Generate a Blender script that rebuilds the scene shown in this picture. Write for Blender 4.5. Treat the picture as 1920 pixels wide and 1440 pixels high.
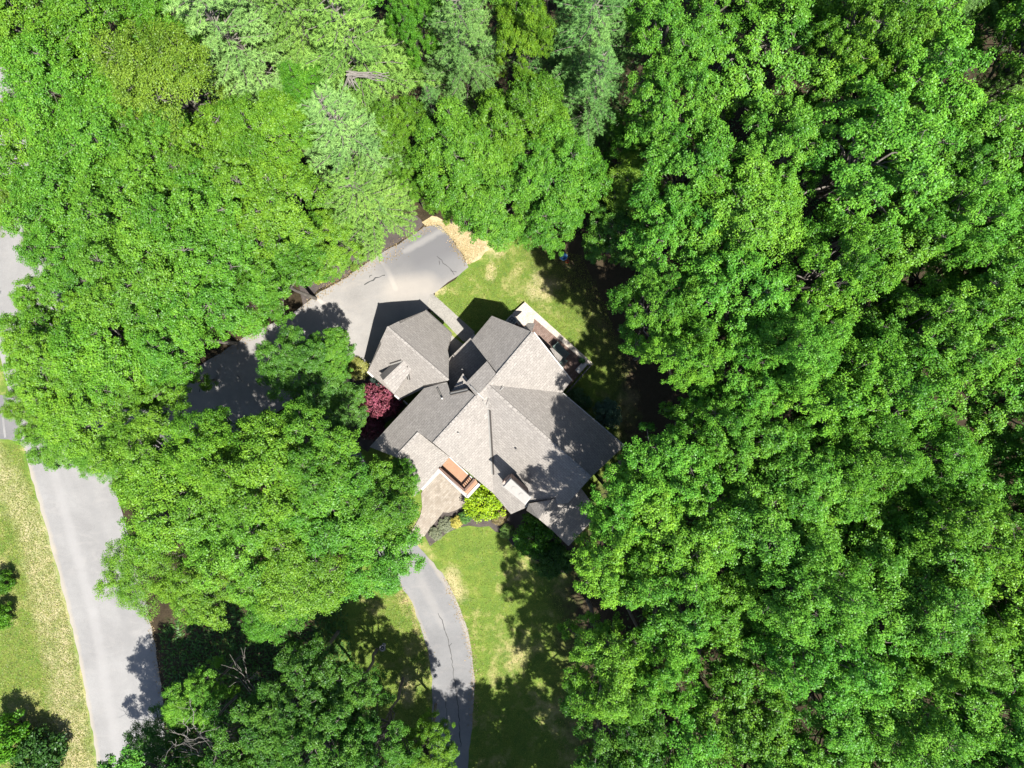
import bpy, bmesh, math, random
import numpy as np
from mathutils import Vector, Matrix

# ------------------------------------------------------------------ camera, sky, sun, exposure
scene = bpy.context.scene
for o in list(bpy.data.objects):
    bpy.data.objects.remove(o, do_unlink=True)
COL = scene.collection
H = 56.0            # drone height, metres
PPM = 24.0          # photograph pixels per metre on the ground

cam_d = bpy.data.cameras.new('camera')
cam_d.sensor_width = 36.0
cam_d.lens = 36.0 * H / 80.0
cam_d.clip_end = 3000
cam = bpy.data.objects.new('camera', cam_d)
COL.objects.link(cam)
cam.location = (0, 0, H)
cam.rotation_euler = (0, 0, 0)
scene.camera = cam

SUN = Vector((0.29, -0.38, 1.0)).normalized()      # towards the sun
elev = math.asin(SUN.z)
world = bpy.data.worlds.new('World')
scene.world = world
world.use_nodes = True
wn = world.node_tree.nodes
wl = world.node_tree.links
sky = wn.new('ShaderNodeTexSky')
sky.sky_type = 'NISHITA'
sky.sun_disc = False
sky.sun_elevation = elev
sky.sun_rotation = math.atan2(SUN.x, SUN.y)
wn['Background'].inputs['Strength'].default_value = 0.082
wl.new(sky.outputs['Color'], wn['Background'].inputs['Color'])

sun_d = bpy.data.lights.new('sun', 'SUN')
sun_d.energy = 5.0
sun_d.angle = math.radians(0.53)
sun_d.color = (1.0, 0.955, 0.88)
sun = bpy.data.objects.new('sun', sun_d)
COL.objects.link(sun)
sun.rotation_euler = SUN.to_track_quat('Z', 'Y').to_euler()
sun.location = (20, -30, 70)

vs = scene.view_settings
vs.view_transform = 'Standard'
vs.look = 'None'
vs.gamma = 1.0
vs.exposure = 1.55
vs.use_curve_mapping = False
scene.cycles.max_bounces = 3
scene.cycles.diffuse_bounces = 1
scene.cycles.transmission_bounces = 2
scene.cycles.glossy_bounces = 2

# ------------------------------------------------------------------ helpers
def W(px, py, h=0.0):
    k = (H - h) / H / PPM
    return Vector(((px - 960) * k, (720 - py) * k, h))

def plane3(a, b, c):
    n = (b - a).cross(c - a).normalized()
    if n.z < 0: n = -n
    return (a.copy(), n)

def on_plane(px, py, pl):
    """the point of a roof plane seen at that place of the photograph"""
    a, n = pl
    d = Vector(((px - 960) / PPM, (720 - py) / PPM, -H))
    o = Vector((0, 0, H))
    t = (a - o).dot(n) / d.dot(n)
    return o + d * t

def tag(o, label=None, cat=None, group=None, kind=None):
    if label: o['label'] = label
    if cat: o['category'] = cat
    if group: o['group'] = group
    if kind: o['kind'] = kind
    return o

def link(name, me, parent=None, loc=None):
    o = bpy.data.objects.new(name, me)
    COL.objects.link(o)
    if parent: o.parent = parent
    if loc is not None: o.location = loc
    return o

def empty(name, loc=(0, 0, 0), rz=0.0):
    o = bpy.data.objects.new(name, None)
    COL.objects.link(o)
    o.location = loc
    o.rotation_euler = (0, 0, rz)
    o.empty_display_size = 0.3
    return o

def mesh_py(name, verts, faces, mats=(), mids=None, smooth=False):
    me = bpy.data.meshes.new(name)
    me.from_pydata([tuple(v) for v in verts], [], faces)
    for m in mats: me.materials.append(m)
    if mids:
        for p, i in zip(me.polygons, mids): p.material_index = i
    if smooth:
        for p in me.polygons: p.use_smooth = True
    me.update()
    return me

def box_data(a, b, w, h, up=Vector((0, 0, 1))):
    """a bar from a to b, width w across, height h along up (a and b on its bottom centre line)"""
    d = (b - a).normalized()
    s = d.cross(up).normalized() * (w / 2)
    u = s.cross(d).normalized()
    if u.dot(up) < 0: u = -u
    u = u * h
    v = [a - s, a + s, b + s, b - s, a - s + u, a + s + u, b + s + u, b - s + u]
    f = [(0, 1, 2, 3), (7, 6, 5, 4), (0, 4, 5, 1), (1, 5, 6, 2), (2, 6, 7, 3), (3, 7, 4, 0)]
    return v, f

def fix_normals(me):
    bm = bmesh.new(); bm.from_mesh(me)
    bmesh.ops.recalc_face_normals(bm, faces=bm.faces)
    bm.to_mesh(me); bm.free()

def bar(name, a, b, w, h, mat, parent=None, up=Vector((0, 0, 1))):
    v, f = box_data(Vector(a), Vector(b), w, h, up)
    me = mesh_py(name, v, f, [mat]); fix_normals(me)
    return link(name, me, parent)

def prism(name, pts, z0, z1, mat, parent=None, side=None):
    n = len(pts)
    v = [(p[0], p[1], z0) for p in pts] + [(p[0], p[1], z1) for p in pts]
    f = [tuple(range(n))[::-1], tuple(range(n, 2 * n))] + [(i, (i + 1) % n, n + (i + 1) % n, n + i) for i in range(n)]
    me = mesh_py(name, v, f, [mat, side or mat], [0, 0] + [1] * n); fix_normals(me)
    return link(name, me, parent)

def chaikin(pts, n=2, closed=True):
    for _ in range(n):
        q = []
        m = len(pts)
        rng_ = range(m) if closed else range(m - 1)
        if not closed: q.append(pts[0])
        for i in rng_:
            a, b = pts[i], pts[(i + 1) % m]
            q.append((a[0] * .75 + b[0] * .25, a[1] * .75 + b[1] * .25))
            q.append((a[0] * .25 + b[0] * .75, a[1] * .25 + b[1] * .75))
        if not closed: q.append(pts[-1])
        pts = q
    return pts

def rough(pts, amp, seed, step=14.0):
    """subdivide an outline given in photograph pixels and make it uneven"""
    rr = random.Random(seed)
    q = []
    for i in range(len(pts)):
        a, b = pts[i], pts[(i + 1) % len(pts)]
        L = math.hypot(b[0] - a[0], b[1] - a[1])
        k = max(1, int(L / step))
        for j in range(k):
            t = j / k
            q.append((a[0] + (b[0] - a[0]) * t + rr.uniform(-amp, amp), a[1] + (b[1] - a[1]) * t + rr.uniform(-amp, amp)))
    return q

def sheet(name, pxs, z, mat, parent=None, thick=0.0):
    pts = [W(p[0], p[1]) for p in pxs]
    if thick > 0:
        return prism(name, pts, z - thick, z, mat, parent)
    me = bpy.data.meshes.new(name)
    bm = bmesh.new()
    f = bm.faces.new([bm.verts.new((p.x, p.y, z)) for p in pts])
    f.normal_update()
    if f.normal.z < 0: f.normal_flip()
    bmesh.ops.triangulate(bm, faces=bm.faces[:])
    bm.to_mesh(me); bm.free()
    me.materials.append(mat)
    return link(name, me, parent)

# ------------------------------------------------------------------ materials
def new_mat(name):
    m = bpy.data.materials.new(name)
    m.use_nodes = True
    nt = m.node_tree
    for n in list(nt.nodes): nt.nodes.remove(n)
    out = nt.nodes.new('ShaderNodeOutputMaterial')
    return m, nt, out

class N:
    """a thin wrapper for building node trees"""
    def __init__(s, nt): s.nt = nt
    def new(s, t, **kw):
        n = s.nt.nodes.new(t)
        for k, v in kw.items(): setattr(n, k, v)
        return n
    def put(s, sock, v):
        if isinstance(v, bpy.types.NodeSocket): s.nt.links.new(v, sock)
        elif isinstance(v, (tuple, list)) and len(v) == 3 and sock.type == 'RGBA': sock.default_value = (*v, 1)
        else: sock.default_value = v
    def noise(s, vec, scale, detail=4, rough=.6, dist=0.0):
        n = s.new('ShaderNodeTexNoise')
        s.put(n.inputs['Vector'], vec)
        n.inputs['Scale'].default_value = scale; n.inputs['Detail'].default_value = detail
        n.inputs['Roughness'].default_value = rough; n.inputs['Distortion'].default_value = dist
        return n.outputs['Fac']
    def ramp(s, fac, stops):
        n = s.new('ShaderNodeValToRGB')
        s.put(n.inputs['Fac'], fac)
        e = n.color_ramp.elements
        while len(e) < len(stops): e.new(.5)
        for i, (p, c) in enumerate(stops):
            e[i].position = p
            e[i].color = (*c, 1) if isinstance(c, (tuple, list)) else (c, c, c, 1)
        return n.outputs['Color']
    def mix(s, fac, a, b, mode='MIX'):
        n = s.new('ShaderNodeMix', data_type='RGBA', blend_type=mode)
        s.put(n.inputs['Factor'], fac)
        s.put(n.inputs[6], a); s.put(n.inputs[7], b)
        return n.outputs[2]
    def math(s, op, a, b=None, c=None):
        n = s.new('ShaderNodeMath', operation=op)
        s.put(n.inputs[0], a)
        if b is not None: s.put(n.inputs[1], b)
        if c is not None: s.put(n.inputs[2], c)
        return n.outputs[0]
    def vmath(s, op, a, b=None):
        n = s.new('ShaderNodeVectorMath', operation=op)
        s.put(n.inputs[0], a)
        if b is not None: s.put(n.inputs[1], b)
        return n.outputs['Value'] if op in ('LENGTH', 'DISTANCE', 'DOT_PRODUCT') else n.outputs[0]
    def bsdf(s, color, rough=.9, spec=.3, bump=None, bdist=.02, bstr=.5, metal=0.0, albedo=.55):
        p = s.new('ShaderNodeBsdfPrincipled')
        if albedo != 1: color = s.mix(1.0, color, (albedo, albedo, albedo), 'MULTIPLY')
        s.put(p.inputs['Base Color'], color)
        s.put(p.inputs['Roughness'], rough)
        p.inputs['Specular IOR Level'].default_value = spec
        p.inputs['Metallic'].default_value = metal
        if bump is not None:
            b = s.new('ShaderNodeBump')
            b.inputs['Strength'].default_value = bstr; b.inputs['Distance'].default_value = bdist
            s.put(b.inputs['Height'], bump)
            s.put(p.inputs['Normal'], b.outputs['Normal'])
        return p.outputs['BSDF']
    def pos(s):
        return s.new('ShaderNodeNewGeometry').outputs['Position']
    def obj(s):
        return s.new('ShaderNodeTexCoord').outputs['Object']
    def seg(s, pos, a, b):
        """distance in the ground plane from a line piece (a, b in photograph pixels)"""
        A, B = W(*a), W(*b)
        d = B - A
        rel = s.vmath('SUBTRACT', pos, tuple(A))
        t = s.math('DIVIDE', s.vmath('DOT_PRODUCT', rel, tuple(d)), d.dot(d))
        n = s.new('ShaderNodeClamp'); s.put(n.inputs['Value'], t)
        sc = s.new('ShaderNodeVectorMath', operation='SCALE')
        sc.inputs[0].default_value = tuple(d); s.put(sc.inputs['Scale'], n.outputs[0])
        return s.vmath('LENGTH', s.vmath('SUBTRACT', rel, sc.outputs[0]))

def simple(name, col, rough=.8, spec=.3, var=.25, scale=6.0, metal=0.0):
    m, nt, out = new_mat(name); n = N(nt)
    f = n.noise(n.obj(), scale, 3)
    c = n.mix(f, tuple(x * (1 - var) for x in col), tuple(min(1, x * (1 + var)) for x in col))
    nt.links.new(n.bsdf(c, rough, spec, metal=metal), out.inputs['Surface'])
    return m

def leaf_material(name, transl=.35, gloss=.05, grough=.35):
    m, nt, out = new_mat(name); n = N(nt)
    oi = n.new('ShaderNodeObjectInfo')
    at = n.new('ShaderNodeAttribute'); at.attribute_name = 'tint'
    tint = at.outputs['Fac']
    # leaf to leaf and branch to branch: lighter / yellower against darker / bluer greens
    hs = n.new('ShaderNodeHueSaturation')
    n.put(hs.inputs['Color'], oi.outputs['Color'])
    n.put(hs.inputs['Hue'], n.math('MULTIPLY_ADD', tint, -.035, .5175))
    n.put(hs.inputs['Value'], n.math('MULTIPLY_ADD', tint, .9, .55))
    hs.inputs['Saturation'].default_value = 1.0
    c = hs.outputs['Color']
    d = n.new('ShaderNodeBsdfDiffuse'); n.put(d.inputs['Color'], c)
    t = n.new('ShaderNodeBsdfTranslucent')
    n.put(t.inputs['Color'], n.mix(1.0, c, (1.25, 1.15, .55), 'MULTIPLY'))
    mx = n.new('ShaderNodeMixShader'); mx.inputs[0].default_value = transl
    nt.links.new(d.outputs[0], mx.inputs[1]); nt.links.new(t.outputs[0], mx.inputs[2])
    g = n.new('ShaderNodeBsdfGlossy'); g.inputs['Roughness'].default_value = grough
    g.inputs['Color'].default_value = (.9, .95, 1, 1)
    mg = n.new('ShaderNodeMixShader'); mg.inputs[0].default_value = gloss
    nt.links.new(mx.outputs[0], mg.inputs[1]); nt.links.new(g.outputs[0], mg.inputs[2])
    nt.links.new(mg.outputs[0], out.inputs['Surface'])
    return m

def shingle_material():
    m, nt, out = new_mat('asphalt_shingles'); n = N(nt)
    uv = n.new('ShaderNodeUVMap').outputs['UV']
    b = n.new('ShaderNodeTexBrick')
    n.put(b.inputs['Vector'], uv)
    b.inputs['Scale'].default_value = 1.0
    b.inputs['Brick Width'].default_value = .33
    b.inputs['Row Height'].default_value = .19
    b.inputs['Mortar Size'].default_value = .018
    b.inputs['Mortar Smooth'].default_value = .3
    b.inputs['Bias'].default_value = 0.0
    b.inputs['Color1'].default_value = (.272, .252, .232, 1)
    b.inputs['Color2'].default_value = (.455, .425, .392, 1)
    b.inputs['Mortar'].default_value = (.12, .11, .10, 1)
    b.offset = .37; b.squash = 1.0
    big = n.noise(uv, .35, 4)
    c = n.mix(.5, b.outputs['Color'], n.ramp(n.noise(uv, 9, 3, .8), [(.3, (.20, .185, .172)), (.7, (.52, .482, .445))]), 'MIX')
    c = n.mix(n.ramp(big, [(.35, .0), (.7, .35)]), c, (.29, .272, .25))
    c = n.mix(n.ramp(n.noise(n.vmath('MULTIPLY', uv, (1.6, .25, 1)), 1.0, 4), [(.45, .0), (.75, .3)]), c, (.42, .385, .35))
    nt.links.new(n.bsdf(c, .95, .15, bump=b.outputs['Fac'], bdist=.02, bstr=-.6), out.inputs['Surface'])
    return m

def asphalt_material(name, lo, hi, bands=(), seed=0.0, dirt=(.30, .27, .23)):
    m, nt, out = new_mat(name); n = N(nt)
    p = n.vmath('ADD', n.pos(), (seed, seed * .7, 0))
    base = n.ramp(n.noise(p, .22, 5, .65, .4), [(.3, lo), (.72, hi)])
    fine = n.noise(p, 26, 3, .8)
    c = n.mix(.55, base, n.ramp(fine, [(.25, .35), (.75, .66)]), 'OVERLAY')
    # drifts of pale dust and darker seal-coat left over
    c = n.mix(n.ramp(n.noise(n.vmath('MULTIPLY', p, (1, 2.2, 1)), .6, 5, .7, .8), [(.52, 0.0), (.75, .45)]), c, dirt)
    c = n.mix(n.ramp(n.noise(p, 1.7, 5, .75), [(.55, 0.0), (.8, .35)]), c, tuple(x * .75 for x in lo))
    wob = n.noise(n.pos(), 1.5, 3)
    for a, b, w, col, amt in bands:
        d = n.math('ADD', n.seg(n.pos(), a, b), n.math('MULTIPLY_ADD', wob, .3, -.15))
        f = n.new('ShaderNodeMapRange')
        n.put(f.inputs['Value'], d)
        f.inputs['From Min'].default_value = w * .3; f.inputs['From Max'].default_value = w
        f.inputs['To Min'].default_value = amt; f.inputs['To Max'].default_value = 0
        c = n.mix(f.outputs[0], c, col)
    nt.links.new(n.bsdf(c, .92, .25, bump=fine, bdist=.01, bstr=.4), out.inputs['Surface'])
    return m

def lawn_material(name, verge=False):
    m, nt, out = new_mat(name); n = N(nt)
    p = n.pos()
    big = n.noise(p, .16, 5, .6, .6)
    mid = n.noise(p, .9, 5, .7, .3)
    fine = n.noise(p, 11, 4, .8)
    g = n.ramp(mid, [(.25, (.048, .095, .016)), (.55, (.092, .135, .022)), (.8, (.155, .165, .042))])
    dry = n.mix(mid, (.24, .20, .085), (.33, .26, .15))
    f = n.ramp(n.math('ADD', n.math('MULTIPLY', big, .7), n.math('MULTIPLY', mid, .4)), [(.56, 0.0), (.72, .85)])
    c = n.mix(f, g, dry)
    if not verge:
        for a_, b_, w in (((922, 500), (918, 520), .35), ((1008, 522), (1040, 532), .55), ((1000, 545), (1022, 552), .7), ((815, 548), (828, 543), .35), ((845, 1078), (858, 1112), .75), ((760, 1275), (765, 1310), .6), ((1070, 492), (1110, 495), .6),
                          ((900, 455), (935, 470), .6)):
            d = n.math('ADD', n.seg(p, a_, b_), n.math('MULTIPLY_ADD', n.noise(p, 2.2, 5, .75), 1.6, -.8))
            mr = n.new('ShaderNodeMapRange'); n.put(mr.inputs['Value'], d)
            mr.inputs['From Min'].default_value = w * .2; mr.inputs['From Max'].default_value = w * 1.3
            mr.inputs['To Min'].default_value = .6; mr.inputs['To Max'].default_value = 0
            c = n.mix(mr.outputs[0], c, n.mix(n.noise(p, 4, 4, .8), (.26, .20, .10), (.46, .37, .24)))
        # leaf litter replaces grass along the woods, widened to paint the yard's shade in
        d = None
        for poly in ([(1100, 430), (1190, 540), (1235, 640), (1270, 760), (1250, 900), (1180, 1010), (1150, 1120), (1170, 1300), (1200, 1560)], [(480, 1100), (520, 1230), (560, 1400), (600, 1560)], [(340, 1150), (350, 1560)]):
            for a_, b_ in zip(poly[:-1], poly[1:]):
                q = n.seg(p, a_, b_)
                d = q if d is None else n.math('MINIMUM', d, q)
        d = n.math('ADD', d, n.math('MULTIPLY_ADD', n.noise(p, .7, 6, .75), 7.0, -3.5))
        mr = n.new('ShaderNodeMapRange'); n.put(mr.inputs['Value'], d)
        mr.inputs['From Min'].default_value = 2.6; mr.inputs['From Max'].default_value = 5.6
        mr.inputs['To Min'].default_value = 1.0; mr.inputs['To Max'].default_value = 0
        c = n.mix(mr.outputs[0], c, n.mix(n.noise(p, 2.5, 5, .8), (.022, .018, .010), (.060, .045, .028)))
    if verge:
        pts = [(-40, 830), (60, 985), (115, 1240), (150, 1450)]
        d = None
        for a, b in zip(pts[:-1], pts[1:]):
            q = n.seg(p, a, b)
            d = q if d is None else n.math('MINIMUM', d, q)
        d = n.math('ADD', d, n.math('MULTIPLY_ADD', n.noise(p, .5, 5, .7), 2.6, -1.3))
        mr = n.new('ShaderNodeMapRange'); n.put(mr.inputs['Value'], d)
        mr.inputs['From Min'].default_value = .7; mr.inputs['From Max'].default_value = 1.7
        mr.inputs['To Min'].default_value = .85; mr.inputs['To Max'].default_value = 0
        c = n.mix(n.math('MULTIPLY', mr.outputs[0], n.ramp(n.noise(p, .85, 6, .75), [(.36, .18), (.60, 1.0)])), c, n.mix(n.noise(p, 5, 4, .8), (.17, .165, .075), (.44, .36, .24)))
    c = n.mix(.75, c, n.ramp(fine, [(.28, .25), (.72, .75)]), 'OVERLAY')
    nt.links.new(n.bsdf(c, .95, .1, bump=fine, bdist=.06, bstr=.8, albedo=1.0), out.inputs['Surface'])
    return m

def floor_material():
    m, nt, out = new_mat('forest_floor'); n = N(nt)
    p = n.pos()
    c = n.ramp(n.noise(p, .5, 6, .7), [(.3, (.04, .034, .018)), (.55, (.10, .076, .046)), (.75, (.05, .075, .02))])
    fine = n.noise(p, 9, 5, .8)
    c = n.mix(.8, c, n.ramp(fine, [(.3, .2), (.7, .8)]), 'OVERLAY')
    nt.links.new(n.bsdf(c, 1, .1, bump=fine, bdist=.1, bstr=.8, albedo=.35), out.inputs['Surface'])
    return m

def grain_material(name, cols, s1, s2, bd=.03):
    m, nt, out = new_mat(name); n = N(nt)
    p = n.pos()
    c = n.ramp(n.noise(p, s1, 5, .7), [(.25, cols[0]), (.5, cols[1]), (.78, cols[2])])
    fine = n.noise(p, s2, 4, .85)
    c = n.mix(.7, c, n.ramp(fine, [(.3, .22), (.7, .78)]), 'OVERLAY')
    nt.links.new(n.bsdf(c, .95, .15, bump=fine, bdist=bd, bstr=.8), out.inputs['Surface'])
    return m

def paver_material(name, c1, c2, joint, bw=.32, rh=.16, ang=0.0):
    m, nt, out = new_mat(name); n = N(nt)
    mp = n.new('ShaderNodeMapping'); n.put(mp.inputs['Vector'], n.pos())
    mp.inputs['Rotation'].default_value = (0, 0, ang)
    b = n.new('ShaderNodeTexBrick')
    n.put(b.inputs['Vector'], mp.outputs[0])
    b.inputs['Scale'].default_value = 1; b.inputs['Brick Width'].default_value = bw
    b.inputs['Row Height'].default_value = rh; b.inputs['Mortar Size'].default_value = .008
    b.inputs['Color1'].default_value = (*c1, 1); b.inputs['Color2'].default_value = (*c2, 1)
    b.inputs['Mortar'].default_value = (*joint, 1)
    c = n.mix(.55, b.outputs['Color'], n.ramp(n.noise(n.pos(), 2.2, 5, .75), [(.25, .3), (.75, .7)]), 'OVERLAY')
    nt.links.new(n.bsdf(c, .9, .2, bump=b.outputs['Fac'], bdist=.01, bstr=-.5), out.inputs['Surface'])
    return m

def bark_material(name, lo, hi):
    m, nt, out = new_mat(name); n = N(nt)
    f = n.noise(n.vmath('MULTIPLY', n.obj(), (1, 1, .25)), 7, 5, .75)
    c = n.ramp(f, [(.3, lo), (.7, hi)])
    nt.links.new(n.bsdf(c, .95, .1, bump=f, bdist=.03, bstr=.8), out.inputs['Surface'])
    return m

M = {}
M['leaf'] = leaf_material('leaf_green', .28, .014, .45)
M['needle'] = leaf_material('pine_needle', .22, .008, .5)
M['bark'] = bark_material('bark_grey_brown', (.10, .09, .075), (.36, .33, .29))
M['bark_pale'] = bark_material('bark_bleached', (.17, .155, .14), (.36, .335, .30))
M['shingle'] = shingle_material()
DUST = (.40, .365, .325)
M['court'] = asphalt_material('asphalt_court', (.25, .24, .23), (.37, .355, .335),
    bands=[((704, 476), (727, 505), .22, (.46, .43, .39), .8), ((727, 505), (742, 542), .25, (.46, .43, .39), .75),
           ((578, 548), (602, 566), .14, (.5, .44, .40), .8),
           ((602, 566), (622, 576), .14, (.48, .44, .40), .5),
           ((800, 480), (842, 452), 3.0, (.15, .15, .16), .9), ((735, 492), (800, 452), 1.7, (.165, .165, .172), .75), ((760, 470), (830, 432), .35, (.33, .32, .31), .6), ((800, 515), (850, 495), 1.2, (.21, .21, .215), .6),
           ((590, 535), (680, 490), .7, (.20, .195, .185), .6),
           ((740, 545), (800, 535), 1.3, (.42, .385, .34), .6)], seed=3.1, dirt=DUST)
M['drive'] = asphalt_material('asphalt_front_drive', (.20, .20, .205), (.285, .285, .288),
    bands=[((805, 1046), (858, 1130), .28, (.40, .36, .30), .55), ((858, 1130), (888, 1230), .28, (.40, .36, .30), .6), ((888, 1230), (888, 1340), .22, (.36, .33, .29), .5),
           ((790, 1090), (830, 1170), .5, (.36, .345, .33), .35), ((772, 1128), (800, 1200), .2, (.36, .33, .28), .5)], seed=9.4, dirt=(.34, .32, .31))
M['road'] = asphalt_material('asphalt_road', (.235, .23, .227), (.325, .32, .313),
    bands=[((42, 835), (98, 1030), .4, (.42, .37, .29), .6), ((98, 1030), (140, 1195), .4, (.42, .37, .29), .6), ((140, 1195), (186, 1450), .4, (.42, .37, .29), .6),
           ((95, 860), (175, 1150), .55, (.36, .352, .345), .45), ((175, 1150), (225, 1440), .55, (.36, .352, .345), .45),
           ((150, 860), (232, 1150), .5, (.25, .247, .245), .4), ((232, 1150), (275, 1440), .5, (.25, .247, .245), .4),
           ((285, 1175), (308, 1330), .2, (.37, .34, .29), .5)], seed=17.7, dirt=(.36, .345, .33))
M['apron'] = asphalt_material('asphalt_apron', (.165, .165, .17), (.215, .21, .21), seed=5.0, dirt=(.27, .25, .24))
M['seal'] = simple('crack_sealer', (.045, .045, .045), .6, .4)
M['lawn'] = lawn_material('lawn_grass')
M['verge'] = lawn_material('verge_grass', True)
M['floor'] = floor_material()
M['mulch'] = grain_material('dark_mulch', ((.06, .052, .048), (.10, .085, .078), (.15, .125, .11)), 1.2, 14)
M['straw'] = grain_material('dry_straw', ((.34, .26, .12), (.52, .41, .24), (.60, .50, .34)), .9, 10)
M['walk'] = grain_material('concrete_walk', ((.24, .23, .21), (.33, .315, .285), (.40, .375, .34)), .6, 16, .006)
ANG = math.atan2(.73, .68)
M['paver'] = paver_material('tan_pavers', (.31, .265, .215), (.40, .355, .30), (.25, .22, .18), .30, .15, -ANG)
M['brickpave'] = paver_material('red_brick_paving', (.19, .125, .10), (.28, .20, .17), (.14, .11, .09), .22, .11, -ANG)
M['stone'] = grain_material('pale_border_stone', ((.42, .37, .31), (.56, .50, .43), (.66, .60, .53)), 1.5, 12, .01)
M['white'] = simple('white_trim', (.60, .58, .55), .6, .4, .06, 3)
M['cap'] = simple('chimney_cap', (.38, .365, .34), .8, .3, .12, 5)
M['brick'] = paver_material('chimney_brick', (.42, .27, .22), (.55, .40, .34), (.50, .46, .42), .22, .075)
M['siding'] = simple('tan_siding', (.34, .31, .27), .8, .3, .1, 3)
M['fascia'] = simple('fascia_brown', (.20, .18, .165), .7, .3, .12, 4)
M['cedar'] = simple('cedar_boards', (.42, .235, .14), .7, .3, .2, 2.5)
M['rail'] = simple('dark_stained_rail', (.13, .06, .035), .6, .35, .2, 4)
M['flash'] = simple('flashing_dark', (.075, .066, .06), .5, .5, .2, 4)
M['flash_lt'] = simple('flashing_light', (.34, .33, .31), .45, .5, .15, 4)
M['glass'] = simple('window_glass', (.03, .04, .05), .06, .8, .1, 1)
M['metal_dk'] = simple('dark_metal', (.045, .045, .042), .5, .5, .2, 5)
M['green_metal'] = simple('green_metal', (.12, .20, .17), .45, .4, .15, 5)
M['grey_metal'] = simple('grey_green_metal', (.22, .28, .26), .5, .4, .12, 5)
M['blue'] = simple('blue_plastic', (.07, .24, .52), .4, .4, .15, 3)
M['red'] = simple('red_plastic', (.35, .06, .02), .45, .4, .2, 3)
M['terracotta'] = simple('terracotta', (.30, .14, .08), .85, .2, .2, 4)
M['soil'] = simple('soil', (.05, .035, .025), 1, .1, .3, 9)
M['grey_stone'] = grain_material('fieldstone', ((.25, .24, .22), (.38, .36, .33), (.52, .5, .47)), 2.5, 14, .02)

# ------------------------------------------------------------------ ground, roads, lawn
g = sheet('ground', [(-9000, -9000), (-9000, 9000), (9000, 9000), (9000, -9000)], 0.0, M['floor'])
tag(g, kind='structure')
lawn_px = rough([(560, 760), (640, 690), (700, 690), (800, 600), (820, 545), (880, 490), (915, 440), (1010, 430), (1120, 440),
                 (1230, 540), (1300, 740), (1300, 900), (1200, 1000), (1130, 1180), (1190, 1330), (1210, 1560), (330, 1560), (300, 1180), (430, 1090), (650, 1060)], 9, 4, 30)
lawn = tag(sheet('lawn', lawn_px, .004, M['lawn']), kind='structure')

rl = [(-400, -900), (-210, -200), (-110, 210), (-62, 410), (-15, 610), (42, 835), (98, 1030), (140, 1195), (166, 1330), (186, 1450), (215, 1650), (260, 2200)]
rr_ = [(420, 2200), (350, 1650), (312, 1440), (305, 1300), (285, 1175), (245, 1020), (192, 835), (128, 600), (82, 400), (36, 205), (-62, -200), (-240, -900)]
verge = tag(sheet('roadside_grass', [(-1500, -900)] + [(p[0] + 3, p[1]) for p in rl] + [(-1500, 2200)], .0042, M['verge']), kind='structure')
apron = tag(sheet('side_road', rough([(-600, 735), (20, 742), (70, 760), (72, 905), (46, 842), (34, 828), (0, 822), (-600, 812)], 1.5, 3), .0085, M['apron']), kind='structure')
road = tag(sheet('road', rough(chaikin(rl, 1, False) + chaikin(rr_, 1, False), 1.6, 11, 12), .0125, M['road']), kind='structure')
seam = sheet('pavement_seam', [(2, 770), (6, 770), (12, 820), (8, 821)], .0165, M['road'], apron)

drive_px = [(100, 745), (180, 765), (290, 735), (390, 676), (470, 626), (540, 592), (564, 577), (600, 546), (650, 520), (690, 491), (745, 458), (795, 427), (812, 421),
            (826, 424), (845, 447), (876, 492), (878, 500), (870, 508), (812, 552), (800, 590), (830, 620), (800, 680), (720, 720), (692, 690), (668, 678), (640, 676),
            (615, 690), (560, 740), (500, 790), (400, 830), (250, 880), (120, 860)]
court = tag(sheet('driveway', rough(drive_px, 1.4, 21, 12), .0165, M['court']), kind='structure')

front_l = [(560, 770), (630, 900), (690, 1000), (720, 1055), (744, 1090), (772, 1128), (792, 1180), (805, 1230), (812, 1285), (810, 1350), (805, 1440), (800, 1560), (790, 1700)]
front_r = [(855, 1700), (868, 1560), (876, 1440), (886, 1360), (891, 1290), (887, 1225), (877, 1180), (858, 1130), (836, 1085), (805, 1046), (770, 1010), (720, 930), (670, 840), (620, 740)]
fd = tag(sheet('front_driveway', rough(chaikin(front_l, 1, False) + chaikin(front_r, 1, False), 1.5, 5, 12), .0205, M['drive']), kind='structure')

def crack(px, w, parent, z, seed):
    rr = random.Random(seed)
    pts = []
    for a, b in zip(px[:-1], px[1:]):
        k = max(2, int(math.hypot(b[0] - a[0], b[1] - a[1]) / 5))
        for j in range(k):
            t = j / k
            pts.append((a[0] + (b[0] - a[0]) * t + rr.uniform(-1.3, 1.3), a[1] + (b[1] - a[1]) * t + rr.uniform(-1.3, 1.3)))
    pts.append(px[-1])
    v, f = [], []
    for i, p in enumerate(pts):
        q = pts[min(i + 1, len(pts) - 1)]; o = pts[max(i - 1, 0)]
        d = Vector((q[0] - o[0], q[1] - o[1])).normalized()
        ww = w * rr.uniform(.5, 1.3) * PPM / 2
        for s in (-1, 1):
            c = W(p[0] - d.y * ww * s, p[1] + d.x * ww * s)
            v.append((c.x, c.y, z))
    for i in range(len(pts) - 1):
        f.append((2 * i, 2 * i + 1, 2 * i + 3, 2 * i + 2))
    return link('crack', mesh_py('crack', v, f, [M['seal']]), parent)

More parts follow.
